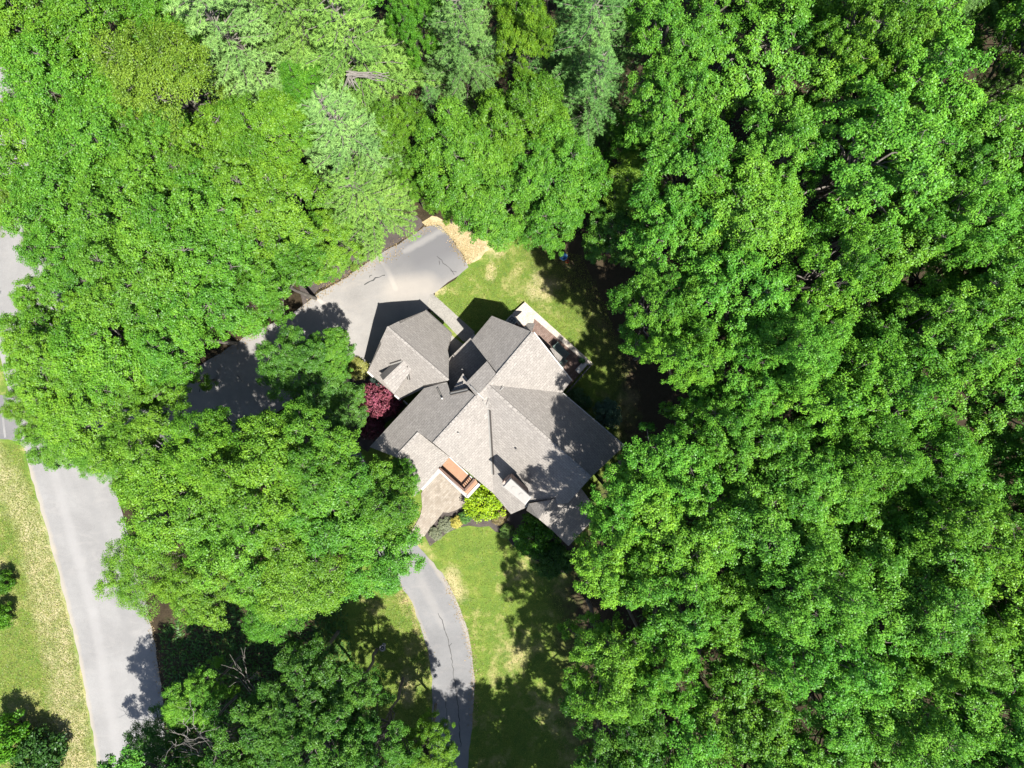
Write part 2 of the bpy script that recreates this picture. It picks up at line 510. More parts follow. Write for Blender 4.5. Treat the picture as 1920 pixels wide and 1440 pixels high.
crack([(684, 533), (705, 522), (722, 516)], .09, court, .021, 1)
crack([(692, 519), (698, 516)], .05, court, .021, 2)
crack([(820, 480), (832, 493), (845, 506), (852, 516)], .05, court, .021, 3)
crack([(845, 509), (856, 510)], .04, court, .021, 4)
crack([(823, 488), (824, 497)], .04, court, .021, 5)
crack([(384, 700), (378, 718), (374, 735)], .06, court, .021, 6)
crack([(445, 704), (455, 716)], .05, court, .021, 7)
crack([(822, 1148), (830, 1168), (840, 1195), (845, 1220), (850, 1260), (857, 1300), (861, 1350), (864, 1400)], .07, fd, .025, 8)
crack([(842, 1212), (847, 1206)], .05, fd, .025, 9)
crack([(835, 1300), (838, 1360), (845, 1410)], .04, fd, .025, 10)

bedN = tag(sheet('mulch_bed', rough([(570, 570), (600, 543), (650, 517), (690, 488), (745, 455), (795, 424), (780, 400), (690, 420), (600, 470), (560, 530)], 2.5, 8), .012, M['mulch']), kind='structure')
bedF = tag(sheet('mulch_bed', rough([(796, 1004), (812, 986), (832, 958), (870, 948), (880, 925), (905, 905), (1000, 960), (1080, 1030), (1060, 1075), (1000, 1050), (962, 1022),
                                   (945, 1002), (915, 988), (880, 985), (850, 993), (826, 1008), (806, 1024)], 2.0, 9), .012, M['mulch']), kind='structure')
bedW = tag(sheet('mulch_bed', rough([(640, 690), (690, 690), (760, 760), (720, 800), (690, 850), (640, 800)], 3, 10), .0125, M['mulch']), kind='structure')
straw = tag(sheet('straw_patch', rough(chaikin([(790, 415), (815, 405), (850, 415), (880, 430), (908, 450), (915, 470), (905, 485), (882, 498), (868, 478), (845, 445), (825, 420), (800, 424)], 1), 4, 12, 8), .0085, M['straw']), kind='structure')
walk = tag(sheet('concrete_path', [(806, 553), (812, 551), (890, 622), (884, 640), (868, 640), (838, 608), (800, 575)], .024, M['walk'], thick=.02), kind='structure')
landing = tag(sheet('landing', [(846, 628), (868, 645), (884, 640), (850, 690), (838, 690)], .03, M['walk'], thick=.02), kind='structure')
terrace = tag(sheet('terrace', [(800, 905), (826, 868), (900, 905), (884, 925), (879, 938), (868, 949), (856, 956), (841, 961), (831, 960), (797, 1003), (786, 1014), (768, 1002), (788, 968), (792, 950), (790, 925)], .10, M['paver'], thick=.09), kind='structure')
kerbw = sheet('border_stone', [(797, 1003), (786, 1014), (784, 1010), (794, 1000)], .104, M['stone'], terrace, thick=.05)

# ------------------------------------------------------------------ the house
house = empty('house', W(930, 760))
tag(house, 'rambling house with steep taupe shingle roofs, brick chimney and attached garage', 'house')
bpy.context.view_layer.update()
HOFF = house.location.copy()

def hlink(name, me, parent=None):
    o = bpy.data.objects.new(name, me)
    COL.objects.link(o)
    o.parent = parent or house
    if parent is None: o.location = -HOFF
    return o

def slab(name, pts, mat, thick=.2, parent=None, edge='fascia', poly=None):
    """a roof plane: shingle face above, boarded edge, flat underside"""
    pts = [Vector(p) for p in pts]
    n = Vector((0, 0, 0))
    for i in range(len(pts)):
        a, b = pts[i], pts[(i + 1) % len(pts)]
        n += a.cross(b)
    if n.z < 0: pts = pts[::-1]; n = -n
    n.normalize()
    k = len(pts)
    bm = bmesh.new()
    top = [bm.verts.new(p) for p in pts]
    bot = [bm.verts.new(p - Vector((0, 0, thick))) for p in pts]
    ft = bm.faces.new(top); fb = bm.faces.new(bot[::-1]); fb.material_index = 1
    for i in range(k):
        f = bm.faces.new((top[i], bot[i], bot[(i + 1) % k], top[(i + 1) % k])); f.material_index = 1
    uvl = bm.loops.layers.uv.new('UVMap')
    e = Vector((0, 0, 1)).cross(n)
    e = e.normalized() if e.length > 1e-4 else Vector((1, 0, 0))
    s = n.cross(e)
    for f in bm.faces:
        for l in f.loops: l[uvl].uv = (l.vert.co.dot(e), l.vert.co.dot(s))
    bmesh.ops.triangulate(bm, faces=[ft, fb])
    me = bpy.data.meshes.new(name)
    bm.to_mesh(me); bm.free()
    me.materials.append(mat); me.materials.append(M[edge])
    return hlink(name, me, parent)

def wall_under(pts, centre, f=.93, drop=.26, mat='siding', z0=0.0):
    c = W(*centre)
    q = [Vector((c.x + (p.x - c.x) * f, c.y + (p.y - c.y) * f, p.z - drop)) for p in pts]
    n = len(q)
    v = [(p.x, p.y, z0) for p in q] + [tuple(p) for p in q]
    fc = [tuple(range(n)), tuple(range(n, 2 * n))] + [(i, (i + 1) % n, n + (i + 1) % n, n + i) for i in range(n)]
    me = mesh_py('wall', v, fc, [M[mat]]); fix_normals(me)
    return hlink('wall', me)

def flashing(px0, px1, pl, w=.26, lift=.05):
    a, b = on_plane(*px0, pl), on_plane(*px1, pl)
    n = pl[1]
    d = (b - a).normalized(); s = d.cross(n).normalized()
    a = a + n * lift; b = b + n * lift
    root = None
    for off, ww, m, h in ((0, w * .5, 'flash_lt', .015), (-w * .4, w * .28, 'flash', .04), (w * .4, w * .28, 'flash', .04)):
        v, f = box_data(a + s * off, b + s * off, ww, h, n)
        me = mesh_py('valley_flashing', v, f, [M[m]]); fix_normals(me)
        if root is None:
            root = hlink('valley_flashing', me)
        else:
            o = hlink('flashing_lip', me, root)

S = M['shingle']
hR = 7.7
J = W(913, 721, hR); M0 = W(813, 831, hR); M1 = W(999, 623, hR); X1 = W(1108, 895, hR)
E1 = W(1072, 713, 4.6); E2 = W(1054, 736, 4.6); E3 = W(1171, 836, 4.6)
V2 = W(925, 925, 3.2)
CEN = (960, 770)
# main SE slope, in its two halves either side of the cross wing
p_mainNE = [M1, E1, E2, J]
slab('roof_plane', p_mainNE, S)
pl_mainSW = plane3(M0, J, V2)
slab('roof_plane', [M0, J, V2], S)
# cross wing
pl_xNE = plane3(J, E2, E3)
slab('roof_plane', [J, E2, E3, X1], S)
pl_xSW = plane3(J, V2, X1)
xa, xb, xc = on_plane(1065, 943, pl_xSW), on_plane(990, 950, pl_xSW), on_plane(958, 964, pl_xSW)
slab('roof_plane', [J, X1, xa, xb, xc, V2], S)
# low SW gable beside the chimney
Sr0 = W(1034, 937, 5.7); Sr1 = W(1010, 973, 5.7)
slab('roof_plane', [Sr0, Sr1, W(987, 957, 4.3), W(992, 944, 4.7)], S)
slab('roof_plane', [Sr0, Sr1, W(1034, 993, 4.4), W(1066, 1024, 3.1), W(1124, 962, 3.1), W(1090, 916, 4.8)], S)
# NE block, NW slope
N1, N2, N3 = W(922, 592, 5.1), W(884, 638, 5.1), W(933, 701, hR)
pl_N = plane3(M1, N1, N2)
slab('roof_plane', [M1, N1, N2, on_plane(933, 701, pl_N)], S)
# narrow strip of NW slope in the middle
slab('roof_plane', [W(873, 718, 7.0), W(913, 677, 7.0), W(932, 703, hR), W(893, 743, hR)], S)
# SW wing: grey NW slope and its lower ridge
Wa = W(693, 838, 5.2)
pl_W = plane3(M0, W(893, 743, hR), Wa)
wpts = [Wa] + [on_plane(x, y, pl_W) for x, y in ((795, 728), (838, 716), (845, 739), (879, 732))] + [W(893, 743, hR), M0] + [on_plane(785, 811, pl_W), on_plane(742, 857, pl_W)]
slab('roof_plane', wpts, S)
Wr0, Wr1 = wpts[-2], wpts[-1]
wse = [Wr1, Wr0, W(843, 857, 4.6), W(826, 876, 4.2), W(777, 931, 4.2)]
slab('roof_plane', wse, S)
# low connecting roof, deep in the shade of the main ridge
p_c = [W(838, 676, 2.25), W(889, 626, 2.25), W(934, 690, 3.4), W(884, 742, 3.4), W(843, 741, 3.2)]
slab('roof_plane', p_c, S)
slab('roof_plane', [W(843, 740, 5.75), W(868, 700, 5.9), W(880, 716, 6.0), W(880, 733, 5.9)], S)
wall_under_late = [W(843, 740, 5.75), W(868, 700, 5.9), W(880, 716, 6.0), W(880, 733, 5.9)]
# garage
G0 = W(726, 613, 6.2); G1 = W(841, 713, 6.2)
Gn, Gw = W(798, 582, 3.0), W(689, 697, 3.0)
pl_gNE, pl_gSW = plane3(G0, G1, Gn), plane3(G0, G1, Gw)
gne = [G0] + [on_plane(x, y, pl_gNE) for x, y in ((747.5, 602.5), (751.5, 606))] + [Gn] + [on_plane(x, y, pl_gNE) for x, y in ((847, 626), (839, 655), (841.5, 668))] + [G1]
gsw = [G0] + [on_plane(x, y, pl_gSW) for x, y in ((713, 640), (716, 643))] + [Gw] + [on_plane(x, y, pl_gSW) for x, y in ((750, 749), (795, 728))] + [G1]
slab('roof_plane', gne, S); slab('roof_plane', gsw, S)
# garage dormer
R1 = on_plane(757, 676, pl_gSW); hr = R1.z
R2 = W(718, 713, hr)
Lv = on_plane(734, 684, pl_gSW); pl_dl = plane3(R1, R2, Lv)
Rv = on_plane(772, 693, pl_gSW); pl_dr = plane3(R1, R2, Rv)
dormer = hlink('dormer', mesh_py('dormer', [R2 + Vector((.25, .25, -.3)), on_plane(714, 704, pl_dl) + Vector((.3, .1, -.35)), on_plane(737, 737, pl_dr) + Vector((.1, .3, -.35)), R1 + Vector((0, 0, -.3)),
                                           on_plane(714, 704, pl_dl) + Vector((.3, .1, -1.6)), on_plane(737, 737, pl_dr) + Vector((.1, .3, -1.6))],
                                 [(0, 1, 4, 5, 2), (0, 3, 1), (0, 2, 3), (1, 3, 4), (2, 5, 3)], [M['siding']]))
o = slab('dormer_roof', [R1, R2, on_plane(712, 703, pl_dl), Lv], S, .14, dormer); 
o = slab('dormer_roof', [R1, R2, on_plane(739, 739, pl_dr), Rv], S, .14, dormer)
da, db = on_plane(714, 704, pl_dl) + Vector((.3, .1, -.35)), on_plane(737, 737, pl_dr) + Vector((.1, .3, -.35))
fr = (db - da).normalized(); outn = Vector((-fr.y, fr.x, 0)); 
if outn.dot(R2 - R1) < 0: outn = -outn
mid = (da + db) / 2
for k in (-1, 1):
    c0 = mid + fr * (.36 * k) + outn * .02 + Vector((0, 0, -.75))
    v, f = box_data(c0 - fr * .3, c0 + fr * .3, .05, .75)
    wobj = hlink('window', mesh_py('window', v, f, [M['white']]), dormer); fix_normals(wobj.data)

# walls below
wall_under([M0, M1, E1, E2, J, V2], (930, 740), .93)
wall_under([J, E2, E3, X1, xa, xb, xc, V2], (1010, 830), .93)
wall_under([M1, N1, N2, W(933, 701, 5.2)], (945, 655), .9)
wall_under([M1, N1, N2, on_plane(933, 701, pl_N)], (945, 655), .9)
wall_under([W(880, 718, 7.0), W(905, 690, 7.0), W(930, 705, hR), W(893, 743, hR)], (905, 712), .9)
wall_under(wpts, (800, 790), .93)
wall_under([Wr1, Wr0, W(843, 857, 4.6), W(826, 876, 4.2), W(777, 931, 4.2)], (790, 850), .9)
wall_under(p_c, (880, 690), .92)
wall_under(wall_under_late, (872, 722), .9)
wall_under(gne, (770, 670), .91); wall_under(gsw, (770, 670), .91)
wall_under([Sr0, Sr1, W(1034, 993, 4.4), W(1066, 1024, 3.1), W(1124, 962, 3.1), W(1090, 916, 4.8)], (1045, 965), .9)

# valley flashings
flashing((915.5, 768), (922.5, 888), pl_xSW, .40)
flashing((733, 683), (754, 676.5), pl_gSW, .22)
flashing((762.5, 685), (767.5, 711), pl_gSW, .22)
flashing((796, 726), (837, 718), pl_gSW, .26)
flashing((821, 728), (830, 746), pl_W, .12)
flashing((846, 739), (878, 732), pl_W, .24, .1)
flashing((991, 944), (1026, 938), pl_xSW, .22)
# pale worn ridge flashing at the crown of the roof
def ridge_cap(a, b, w, mat='flash_lt', name='ridge_flashing'):
    v, f = box_data(a, b, w, .03)
    me = mesh_py(name, v, f, [M[mat]]); fix_normals(me)
    return hlink(name, me)
up = Vector((0, 0, .05))
ridge_cap(W(883, 724, 7.4) + up, W(895, 736, hR) + up, .07); ridge_cap(W(895, 736, hR) + up, W(907, 747, 7.45) + up, .06)
ridge_cap(W(913, 764, 7.15) + up * 2, W(919, 752, 7.55) + up * 2, .035); ridge_cap(W(913, 764, 7.15) + up * 2, W(906, 752, 7.5) + up * 2, .035)
ridge_cap(W(935, 734, 7.35) + up, W(945, 726, 7.4) + up, .035)
for a, b in ((M0, W(893, 743, hR)), (W(930, 705, hR), M1), (J, X1), (G0, G1), (Wr0, Wr1)):
    ridge_cap(a + up * .2, b + up * .2, .26, 'fascia', 'ridge_cap') if False else None
def ridge_row(a, b, n):
    d = (b - a) / n
    for i in range(n):
        v, f = box_data(a + d * i, a + d * (i + .96), .17, .03 + .012 * (i % 2))
        me = mesh_py('ridge_shingle', v, f, [S]); fix_normals(me)
        uvl = me.uv_layers.new(name='UVMap')
        rr = random.Random(i)
        ox, oy = rr.uniform(0, 9), rr.uniform(0, 9)
        for lp in me.loops:
            co = me.vertices[lp.vertex_index].co
            uvl.data[lp.index].uv = (co.x * .7 + ox, co.y * .7 + oy)
        hlink('ridge_shingle', me)
ridge_row(J, X1, 24); ridge_row(G0, G1, 18)
ridge_row(M0, W(893, 743, hR), 14); ridge_row(W(930, 705, hR), M1, 14); ridge_row(Wr1, Wr0, 8)

def vent(px, py, pl, r=.06, h=.35, mat='white'):
    p = on_plane(px, py, pl)
    q = [p + Vector((math.cos(k * math.pi / 4) * r, math.sin(k * math.pi / 4) * r, 0)) for k in range(8)]
    n_ = 8
    v = [(a_.x, a_.y, p.z - .3) for a_ in q] + [(a_.x, a_.y, p.z + h) for a_ in q]
    fcs = [tuple(range(8, 16))] + [(i, (i + 1) % 8, 8 + (i + 1) % 8, 8 + i) for i in range(8)]
    me = mesh_py('vent_pipe', v, fcs, [M[mat]]); fix_normals(me); hlink('vent_pipe', me)
vent(830, 747, pl_W); vent(872, 694, plane3(p_c[0], p_c[1], p_c[2]), .03, 3.2, 'flash_lt'); vent(968, 842, pl_xSW, .07, .3, 'flash'); vent(860, 812, pl_mainSW, .05, .3, 'flash_lt')
# gutters: white trims along the lower edges that show in the photograph
for a, b in (((689, 697), (700, 707)), ((740, 741), (751, 750))):
    A, B = on_plane(*a, pl_gSW), on_plane(*b, pl_gSW)
    v, f = box_data(A + Vector((0, 0, .0)), B, .12, .05); hlink('gutter', mesh_py('gutter', v, f, [M['white']]))
v, f = box_data(E2 + Vector((.05, -.05, -.02)), E3, .10, .04); hlink('gutter', mesh_py('gutter', v, f, [M['flash_lt']]))
v, f = box_data(M1 + Vector((.06, .02, -.02)), E1, .08, .06); hlink('rake_trim', mesh_py('rake_trim', v, f, [M['white']]))
v, f = box_data(Gn + Vector((0, .04, -.05)), gne[4] + Vector((0, .04, -.05)), .08, .05); hlink('gutter', mesh_py('gutter', v, f, [M['flash']]))
v, f = box_data(W(757, 751, 2.3), W(764, 758, 2.3), .09, .06); hlink('rake_trim', mesh_py('rake_trim', v, f, [M['white']]))

# chimney
top = [W(958, 898, 8.6), W(995, 932, 8.6), W(984, 946, 8.6), W(944, 913, 8.6)]
cc = sum(top, Vector()) / 4
def shrink(pts, f): return [Vector((cc.x + (p.x - cc.x) * f, cc.y + (p.y - cc.y) * f, 0)) for p in pts]
def hprism(name, pts, z0, z1, mat, parent=None):
    n = len(pts)
    v = [(p[0], p[1], z0) for p in pts] + [(p[0], p[1], z1) for p in pts]
    fcs = [tuple(range(n)), tuple(range(n, 2 * n))] + [(i, (i + 1) % n, n + (i + 1) % n, n + i) for i in range(n)]
    me = mesh_py(name, v, fcs, [mat]); fix_normals(me)
    return hlink(name, me, parent)
chim = hprism('chimney', shrink(top, .90), 0, 8.42, M['brick'])
hprism('chimney_shoulder', [p + Vector((-.12, -.16, 0)) for p in shrink(top, 1.0)], 0, 5.6, M['brick'], chim)
hprism('chimney_cap', shrink(top, 1.0), 8.42, 8.6, M['cap'], chim)
hprism('cap_ledge', shrink(top, 1.06), 8.30, 8.42, M['white'], chim)
for t_ in (.32, .68):
    a = (top[0] * (1 - t_) + top[1] * t_ + top[3] * (1 - t_) + top[2] * t_) / 2
    q = [a + Vector((math.cos(k * math.pi / 4) * .15, math.sin(k * math.pi / 4) * .15, 0)) for k in range(8)]
    hprism('flue', q, 8.6, 8.635, M['cap'], chim)

# balcony over the entry
bal = hprism('balcony', [W(x, y, 3.4) for x, y in ((843, 856), (897, 906), (876, 931), (823, 880))], 3.1, 3.4, M['white'])
dz = 3.4
A0, A1, B1, B0 = W(842, 858, dz), W(893, 905, dz), W(874, 926, dz), W(824, 878, dz)
nb = 12
for i in range(nb):
    t0, t1 = i / nb, (i + .93) / nb
    q = [A0.lerp(B0, t0), A1.lerp(B1, t0), A1.lerp(B1, t1), A0.lerp(B0, t1)]
    hprism('deck_board', q, dz + .005, dz + .04 + .004 * (i % 3), M['cedar'], bal)
rz = 4.35
r0, r1, r2 = W(824, 877.5, rz), W(871, 920, rz), W(890, 898.5, rz)
for a, b in ((r0, r1), (r1, r2)):
    v, f = box_data(a, b, .15, .07); me = mesh_py('top_rail', v, f, [M['rail']]); fix_normals(me); hlink('top_rail', me, bal)
    a2, b2 = a + Vector((0, 0, -.75)), b + Vector((0, 0, -.75))
    v, f = box_data(a2, b2, .08, .06); me = mesh_py('bottom_rail', v, f, [M['rail']]); fix_normals(me); hlink('bottom_rail', me, bal)
    k = int((b - a).length / .14)
    for i in range(k + 1):
        p = a.lerp(b, i / k)
        v, f = box_data(p + Vector((0, -.02, -.9)), p + Vector((0, .02, -.9)), .04, .9)
        me = mesh_py('baluster', v, f, [M['rail']]); hlink('baluster', me, bal)
# sloping slats outside the SE rail
o1, o2 = W(876, 927, 3.47), W(896, 904.5, 3.47)
for i in range(13):
    t = (i + .4) / 13
    a, b = r1.lerp(r2, t), o1.lerp(o2, t)
    a = Vector((a.x, a.y, 3.75))
    v, f = box_data(a, b, .06, .04); me = mesh_py('slat', v, f, [M['cedar']]); fix_normals(me); hlink('slat', me, bal)
for a, b, w in (((822, 880), (876, 932), .12), ((876, 932), (899, 907), .2)):
    v, f = box_data(W(*a, 3.4), W(*b, 3.4), w, .13); me = mesh_py('rim_board', v, f, [M['white']]); fix_normals(me); hlink('rim_board', me, bal)
v, f = box_data(W(826, 878, 3.55), W(789, 916, 3.55), .38, .1); me = mesh_py('porch_fascia', v, f, [M['white']]); fix_normals(me); hlink('porch_fascia', me)
for x, y in ((874, 928), (826, 882), (795, 912)):
    p = W(x, y, 3.3); v, f = box_data(Vector((p.x, p.y - .1, 0.1)), Vector((p.x, p.y + .1, 0.1)), .2, 3.2); hlink('porch_column', mesh_py('porch_column', v, f, [M['white']]))

# small return roof by the patio, bay roof, garage doors, windows
slab('return_roof', [W(977, 618, 4.3), W(990, 605, 3.6), W(1003, 606, 3.6), W(998, 621, 4.3)], S)
slab('bay_roof', [W(1031, 653, 3.4), W(1036, 652, 3.2), W(1055, 670, 3.0), W(1048, 681, 3.4)], S)
wall_under([W(1031, 653, 3.4), W(1036, 652, 3.2), W(1055, 670, 3.0), W(1048, 681, 3.4)], (1030, 680), .97)
gc = W(770, 670)
def gw(p): return Vector((gc.x + (p.x - gc.x) * .91, gc.y + (p.y - gc.y) * .91, 0))
ga, gb = gw(Gn), gw(Gw)
d = (gb - ga).normalized(); on = Vector((d.y, -d.x, 0))
if on.dot(gc - ga) > 0: on = -on
for t in (.3, .66):
    c0 = ga.lerp(gb, t) + on * .35
    v, f = box_data(c0 - d * 1.0, c0 + d * 1.0, .12, 2.2)
    me = mesh_py('garage_door', v, f, [M['white']]); fix_normals(me); gd = hlink('garage_door', me)
    for z in (.55, 1.1, 1.65):
        v, f = box_data(c0 - d * .92 + on * .05 + Vector((0, 0, z)), c0 + d * .92 + on * .05 + Vector((0, 0, z)), .06, .03)
        hlink('panel_joint', mesh_py('panel_joint', v, f, [M['flash_lt']]), gd)

def wall_windows(a, b, centre, f, ts, z, w=1.1, h=1.3, door=None):
    c = W(*centre)
    A, B = [Vector((c.x + (p.x - c.x) * f, c.y + (p.y - c.y) * f, 0)) for p in (a, b)]
    d = (B - A).normalized(); o_ = Vector((d.y, -d.x, 0))
    if o_.dot(A - c) < 0: o_ = -o_
    for t in ts:
        p = A.lerp(B, t) + Vector((0, 0, z))
        v, fc = box_data(p - d * w / 2 + o_ * .02, p + d * w / 2 + o_ * .02, .12, h)
        me = mesh_py('window', v, fc, [M['white']]); fix_normals(me); wd = hlink('window', me)
        for k in (-1, 1):
            q = p + d * (k * w * .235) + o_ * .075 + Vector((0, 0, .09))
            v, fc = box_data(q - d * w * .2, q + d * w * .2, .03, h - .18)
            me = mesh_py('pane', v, fc, [M['glass']]); fix_normals(me); hlink('pane', me, wd)
    if door is not None:
        p = A.lerp(B, door) + Vector((0, 0, .1))
        v, fc = box_data(p - d * .5 + o_ * .02, p + d * .5 + o_ * .02, .12, 2.1)
        me = mesh_py('door', v, fc, [M['rail']]); fix_normals(me); dr = hlink('door', me)
        q = p + d * .38 + o_ * .1 + Vector((0, 0, 1.0))
        v, fc = box_data(q - d * .04, q + d * .04, .06, .06)
        hlink('handle', mesh_py('handle', v, fc, [M['flash_lt']]), dr)
wall_windows(W(826, 876, 4.2), W(777, 931, 4.2), (790, 850), .9, (.3, .72), 1.0, door=.5)
wall_windows(E2, E3, (1010, 830), .93, (.2, .5, .8), 2.3)
wall_windows(E2, E3, (1010, 830), .93, (.2, .5, .8), .5)
wall_windows(N1, N2, (945, 655), .9, (.3, .7), 2.8, .9, 1.2)
wall_windows(Wa, wpts[1], (800, 790), .93, (.25, .55), 2.9, .9, 1.2)

# ------------------------------------------------------------------ patio, railing and the things on it
patio = tag(sheet('patio', [(984, 572), (1104, 680), (1064, 728), (1040, 700), (975, 640), (960, 600)], .30, M['brickpave'], thick=.29), kind='structure')
sheet('border_stone', [(984, 567), (1109, 680), (1104, 686), (976, 576)], .335, M['stone'], patio, thick=.32)
sheet('landing_slab', [(983, 571), (1003, 589), (999, 612), (972, 610), (960, 591)], .325, M['stone'], patio, thick=.04)
sheet('border_stone', [(961, 588), (983, 568), (984, 571), (964, 591)], .342, M['stone'], patio, thick=.3)

rail = empty('patio_railing', W(1085, 708, .3)); tag(rail, 'thin dark metal railing closing the far end of the brick patio', 'railing')
ro = rail.location
a, b = W(1109, 682, .3) - ro, W(1062, 736, .3) - ro
for z in (.15, .95):
    o = bar('rail', a + Vector((0, 0, z)), b + Vector((0, 0, z)), .06, .05, M['metal_dk'], rail)
for i in range(15):
    p = a.lerp(b, i / 14)
    bar('baluster', p + Vector((0, -.02, 0)), p + Vector((0, .02, 0)), .035, .97, M['metal_dk'], rail)

def patio_chair(px, py, rz, label):
    c = empty('patio_chair', W(px, py, .3), rz); tag(c, label, 'chair', 'metal chairs on the brick patio')
    for i in range(5): bar('seat_slat', Vector((-.24 + i * .11, -.24, .42)), Vector((-.24 + i * .11, .24, .42)), .08, .03, M['green_metal'], c)
    for sx in (-.26, .26):
        for sy in (-.24, .24): bar('leg', Vector((sx, sy - .02, 0)), Vector((sx, sy + .02, 0)), .04, .42 if sx < 0 else .42, M['metal_dk'], c)
    for sy in (-.24, .24):
        bar('back_post', Vector((.26, sy, .42)), Vector((.36, sy, .95)), .04, .04, M['green_metal'], c, Vector((1, 0, 0)))
        bar('armrest', Vector((-.24, sy, .64)), Vector((.30, sy, .64)), .06, .03, M['green_metal'], c)
    for i in range(4):
        z = .5 + i * .12
        bar('back_slat', Vector((.275 + i * .022, -.24, z)), Vector((.275 + i * .022, .24, z)), .03, .08, M['green_metal'], c)
    return c
patio_chair(1046, 653, 2.3, 'green metal armchair on the patio, nearest the small bay roof')
patio_chair(1056, 663, -.7, 'green metal armchair on the patio, just right of another by the bay')
patio_chair(1053, 681, 1.0, 'green metal armchair tucked against the house wall below the bay roof')

def lathe(prof, n=20):
    v, f = [], []
    for r, z in prof:
        for i in range(n):
            a = 2 * math.pi * i / n
            v.append((r * math.cos(a), r * math.sin(a), z))
    for j in range(len(prof) - 1):
        for i in range(n):
            f.append((j * n + i, j * n + (i + 1) % n, (j + 1) * n + (i + 1) % n, (j + 1) * n + i))
    return v, f

bench = empty('storage_bench', W(1089, 689, .3), ANG); tag(bench, 'pale storage bench beside the dark patio railing', 'bench')
bar('bench_box', Vector((-.45, 0, .05)), Vector((.45, 0, .05)), .36, .36, M['cap'], bench)
bar('bench_lid', Vector((-.48, 0, .41)), Vector((.48, 0, .41)), .42, .05, M['white'], bench)
for sx in (-.4, .4): bar('foot', Vector((sx, -.15, 0)), Vector((sx, .15, 0)), .08, .05, M['metal_dk'], bench)

ac = empty('air_conditioner', W(960, 603, 0), ANG); tag(ac, 'square grey-green air conditioner unit beside the house wall near the pale landing', 'air conditioner')
bar('housing', Vector((-.32, 0, .08)), Vector((.32, 0, .08)), .64, .78, M['grey_metal'], ac)
bar('base_slab', Vector((-.42, 0, 0)), Vector((.42, 0, 0)), .84, .08, M['walk'], ac)
for sx, sy, ex, ey in ((-.32, -.32, .32, -.32), (.32, -.32, .32, .32), (.32, .32, -.32, .32), (-.32, .32, -.32, -.32)):
    bar('top_frame', Vector((sx, sy, .86)), Vector((ex, ey, .86)), .05, .03, M['white'], ac)
v, f = lathe([(.27, .862), (.27, .885), (.2, .885), (.2, .87)]); link('fan_ring', mesh_py('fan_ring', v, f, [M['metal_dk']]), ac)
for k in range(4): bar('fan_blade', Vector((0, 0, .865)), Vector((.19 * math.cos(k * 1.57), .19 * math.sin(k * 1.57), .865)), .08, .01, M['metal_dk'], ac)

tub = empty('plastic_tub', W(1056, 483), .5); tag(tub, 'small open blue plastic tub on the shaded grass under the trees', 'tub')
v, f = lathe([(.0, .02), (.20, .02), (.27, .40), (.30, .42), (.30, .45), (.25, .45), (.18, .06), (0, .06)])
link('tub_shell', mesh_py('tub_shell', v, f, [M['blue']], smooth=True), tub)
for k in (0, math.pi): bar('handle', Vector((.29 * math.cos(k), -.08, .38)), Vector((.29 * math.cos(k), .08, .38)), .08, .03, M['white'], tub)
ball = empty('toy_bucket', W(1063, 491)); tag(ball, 'little rusty red bucket lying next to the blue tub', 'bucket')
v, f = lathe([(0, .0), (.12, .0), (.16, .22), (.17, .23), (.14, .23), (.1, .03), (0, .03)]); link('bucket_shell', mesh_py('bucket_shell', v, f, [M['red']], smooth=True), ball)
bar('bucket_handle', Vector((-.15, 0, .22)), Vector((.15, 0, .22)), .02, .02, M['metal_dk'], ball)

bb = empty('bird_bath', W(720, 1209)); tag(bb, 'small pale round bird bath on the shaded lawn left of the front drive', 'bird bath')
v, f = lathe([(0, 0), (.16, 0), (.14, .05), (.06, .1), (.06, .55), (.1, .62), (0, .62)]); link('pedestal', mesh_py('pedestal', v, f, [M['cap']], smooth=True), bb)
v, f = lathe([(0, .62), (.12, .62), (.24, .70), (.245, .73), (.19, .73), (.12, .67), (0, .66)]); link('basin', mesh_py('basin', v, f, [M['cap']], smooth=True), bb)
v, f = lathe([(0, .70), (.13, .70)]); link('water', mesh_py('water', v, f, [M['glass']]), bb)
v, f = lathe([(.05, .66), (.06, .74), (.02, .80), (0, .80)]); link('finial', mesh_py('finial', v, f, [M['cap']]), bb)

pl_ = empty('garden_planter', W(685, 448)); tag(pl_, 'white oval planter at the edge of the dark mulch bed by the court', 'planter')
v, f = lathe([(0, .02), (.2, .02), (.3, .3), (.28, .5), (.22, .5), (.2, .35), (0, .35)])
v = [(x * .85, y * 1.5, z) for x, y, z in v]
link('planter_bowl', mesh_py('planter_bowl', v, f, [M['white']], smooth=True), pl_)

def stone(px, py, r, label, grp=None):
    rr = random.Random(int(px * 7 + py))
    bm = bmesh.new(); bmesh.ops.create_icosphere(bm, subdivisions=2, radius=r)
    for vv in bm.verts:
        k = rr.uniform(.78, 1.15); vv.co = Vector((vv.co.x * k * 1.1, vv.co.y * k, max(-.3 * r, vv.co.z * k * .7)))
    me = bpy.data.meshes.new('stone'); bm.to_mesh(me); bm.free(); me.materials.append(M['grey_stone'])
    tag(link('stone', me, None, W(px, py) + Vector((0, 0, .28 * r))), label, 'stone', grp)
stone(693, 464, .1, 'upper of two small pale stones in the dark mulch bed', 'pale stones in the mulch')
stone(697, 467, .1, 'lower of two small pale stones in the dark mulch bed', 'pale stones in the mulch')
stone(1165, 868, .32, 'pale flat rock in the dark gap beyond the right house corner')

# ------------------------------------------------------------------ vegetation: mesh builders
def unit(a):
    return a / np.maximum(np.linalg.norm(a, axis=1, keepdims=True), 1e-6)

def rand_dirs(rng, n):
    return unit(rng.normal(size=(n, 3)))

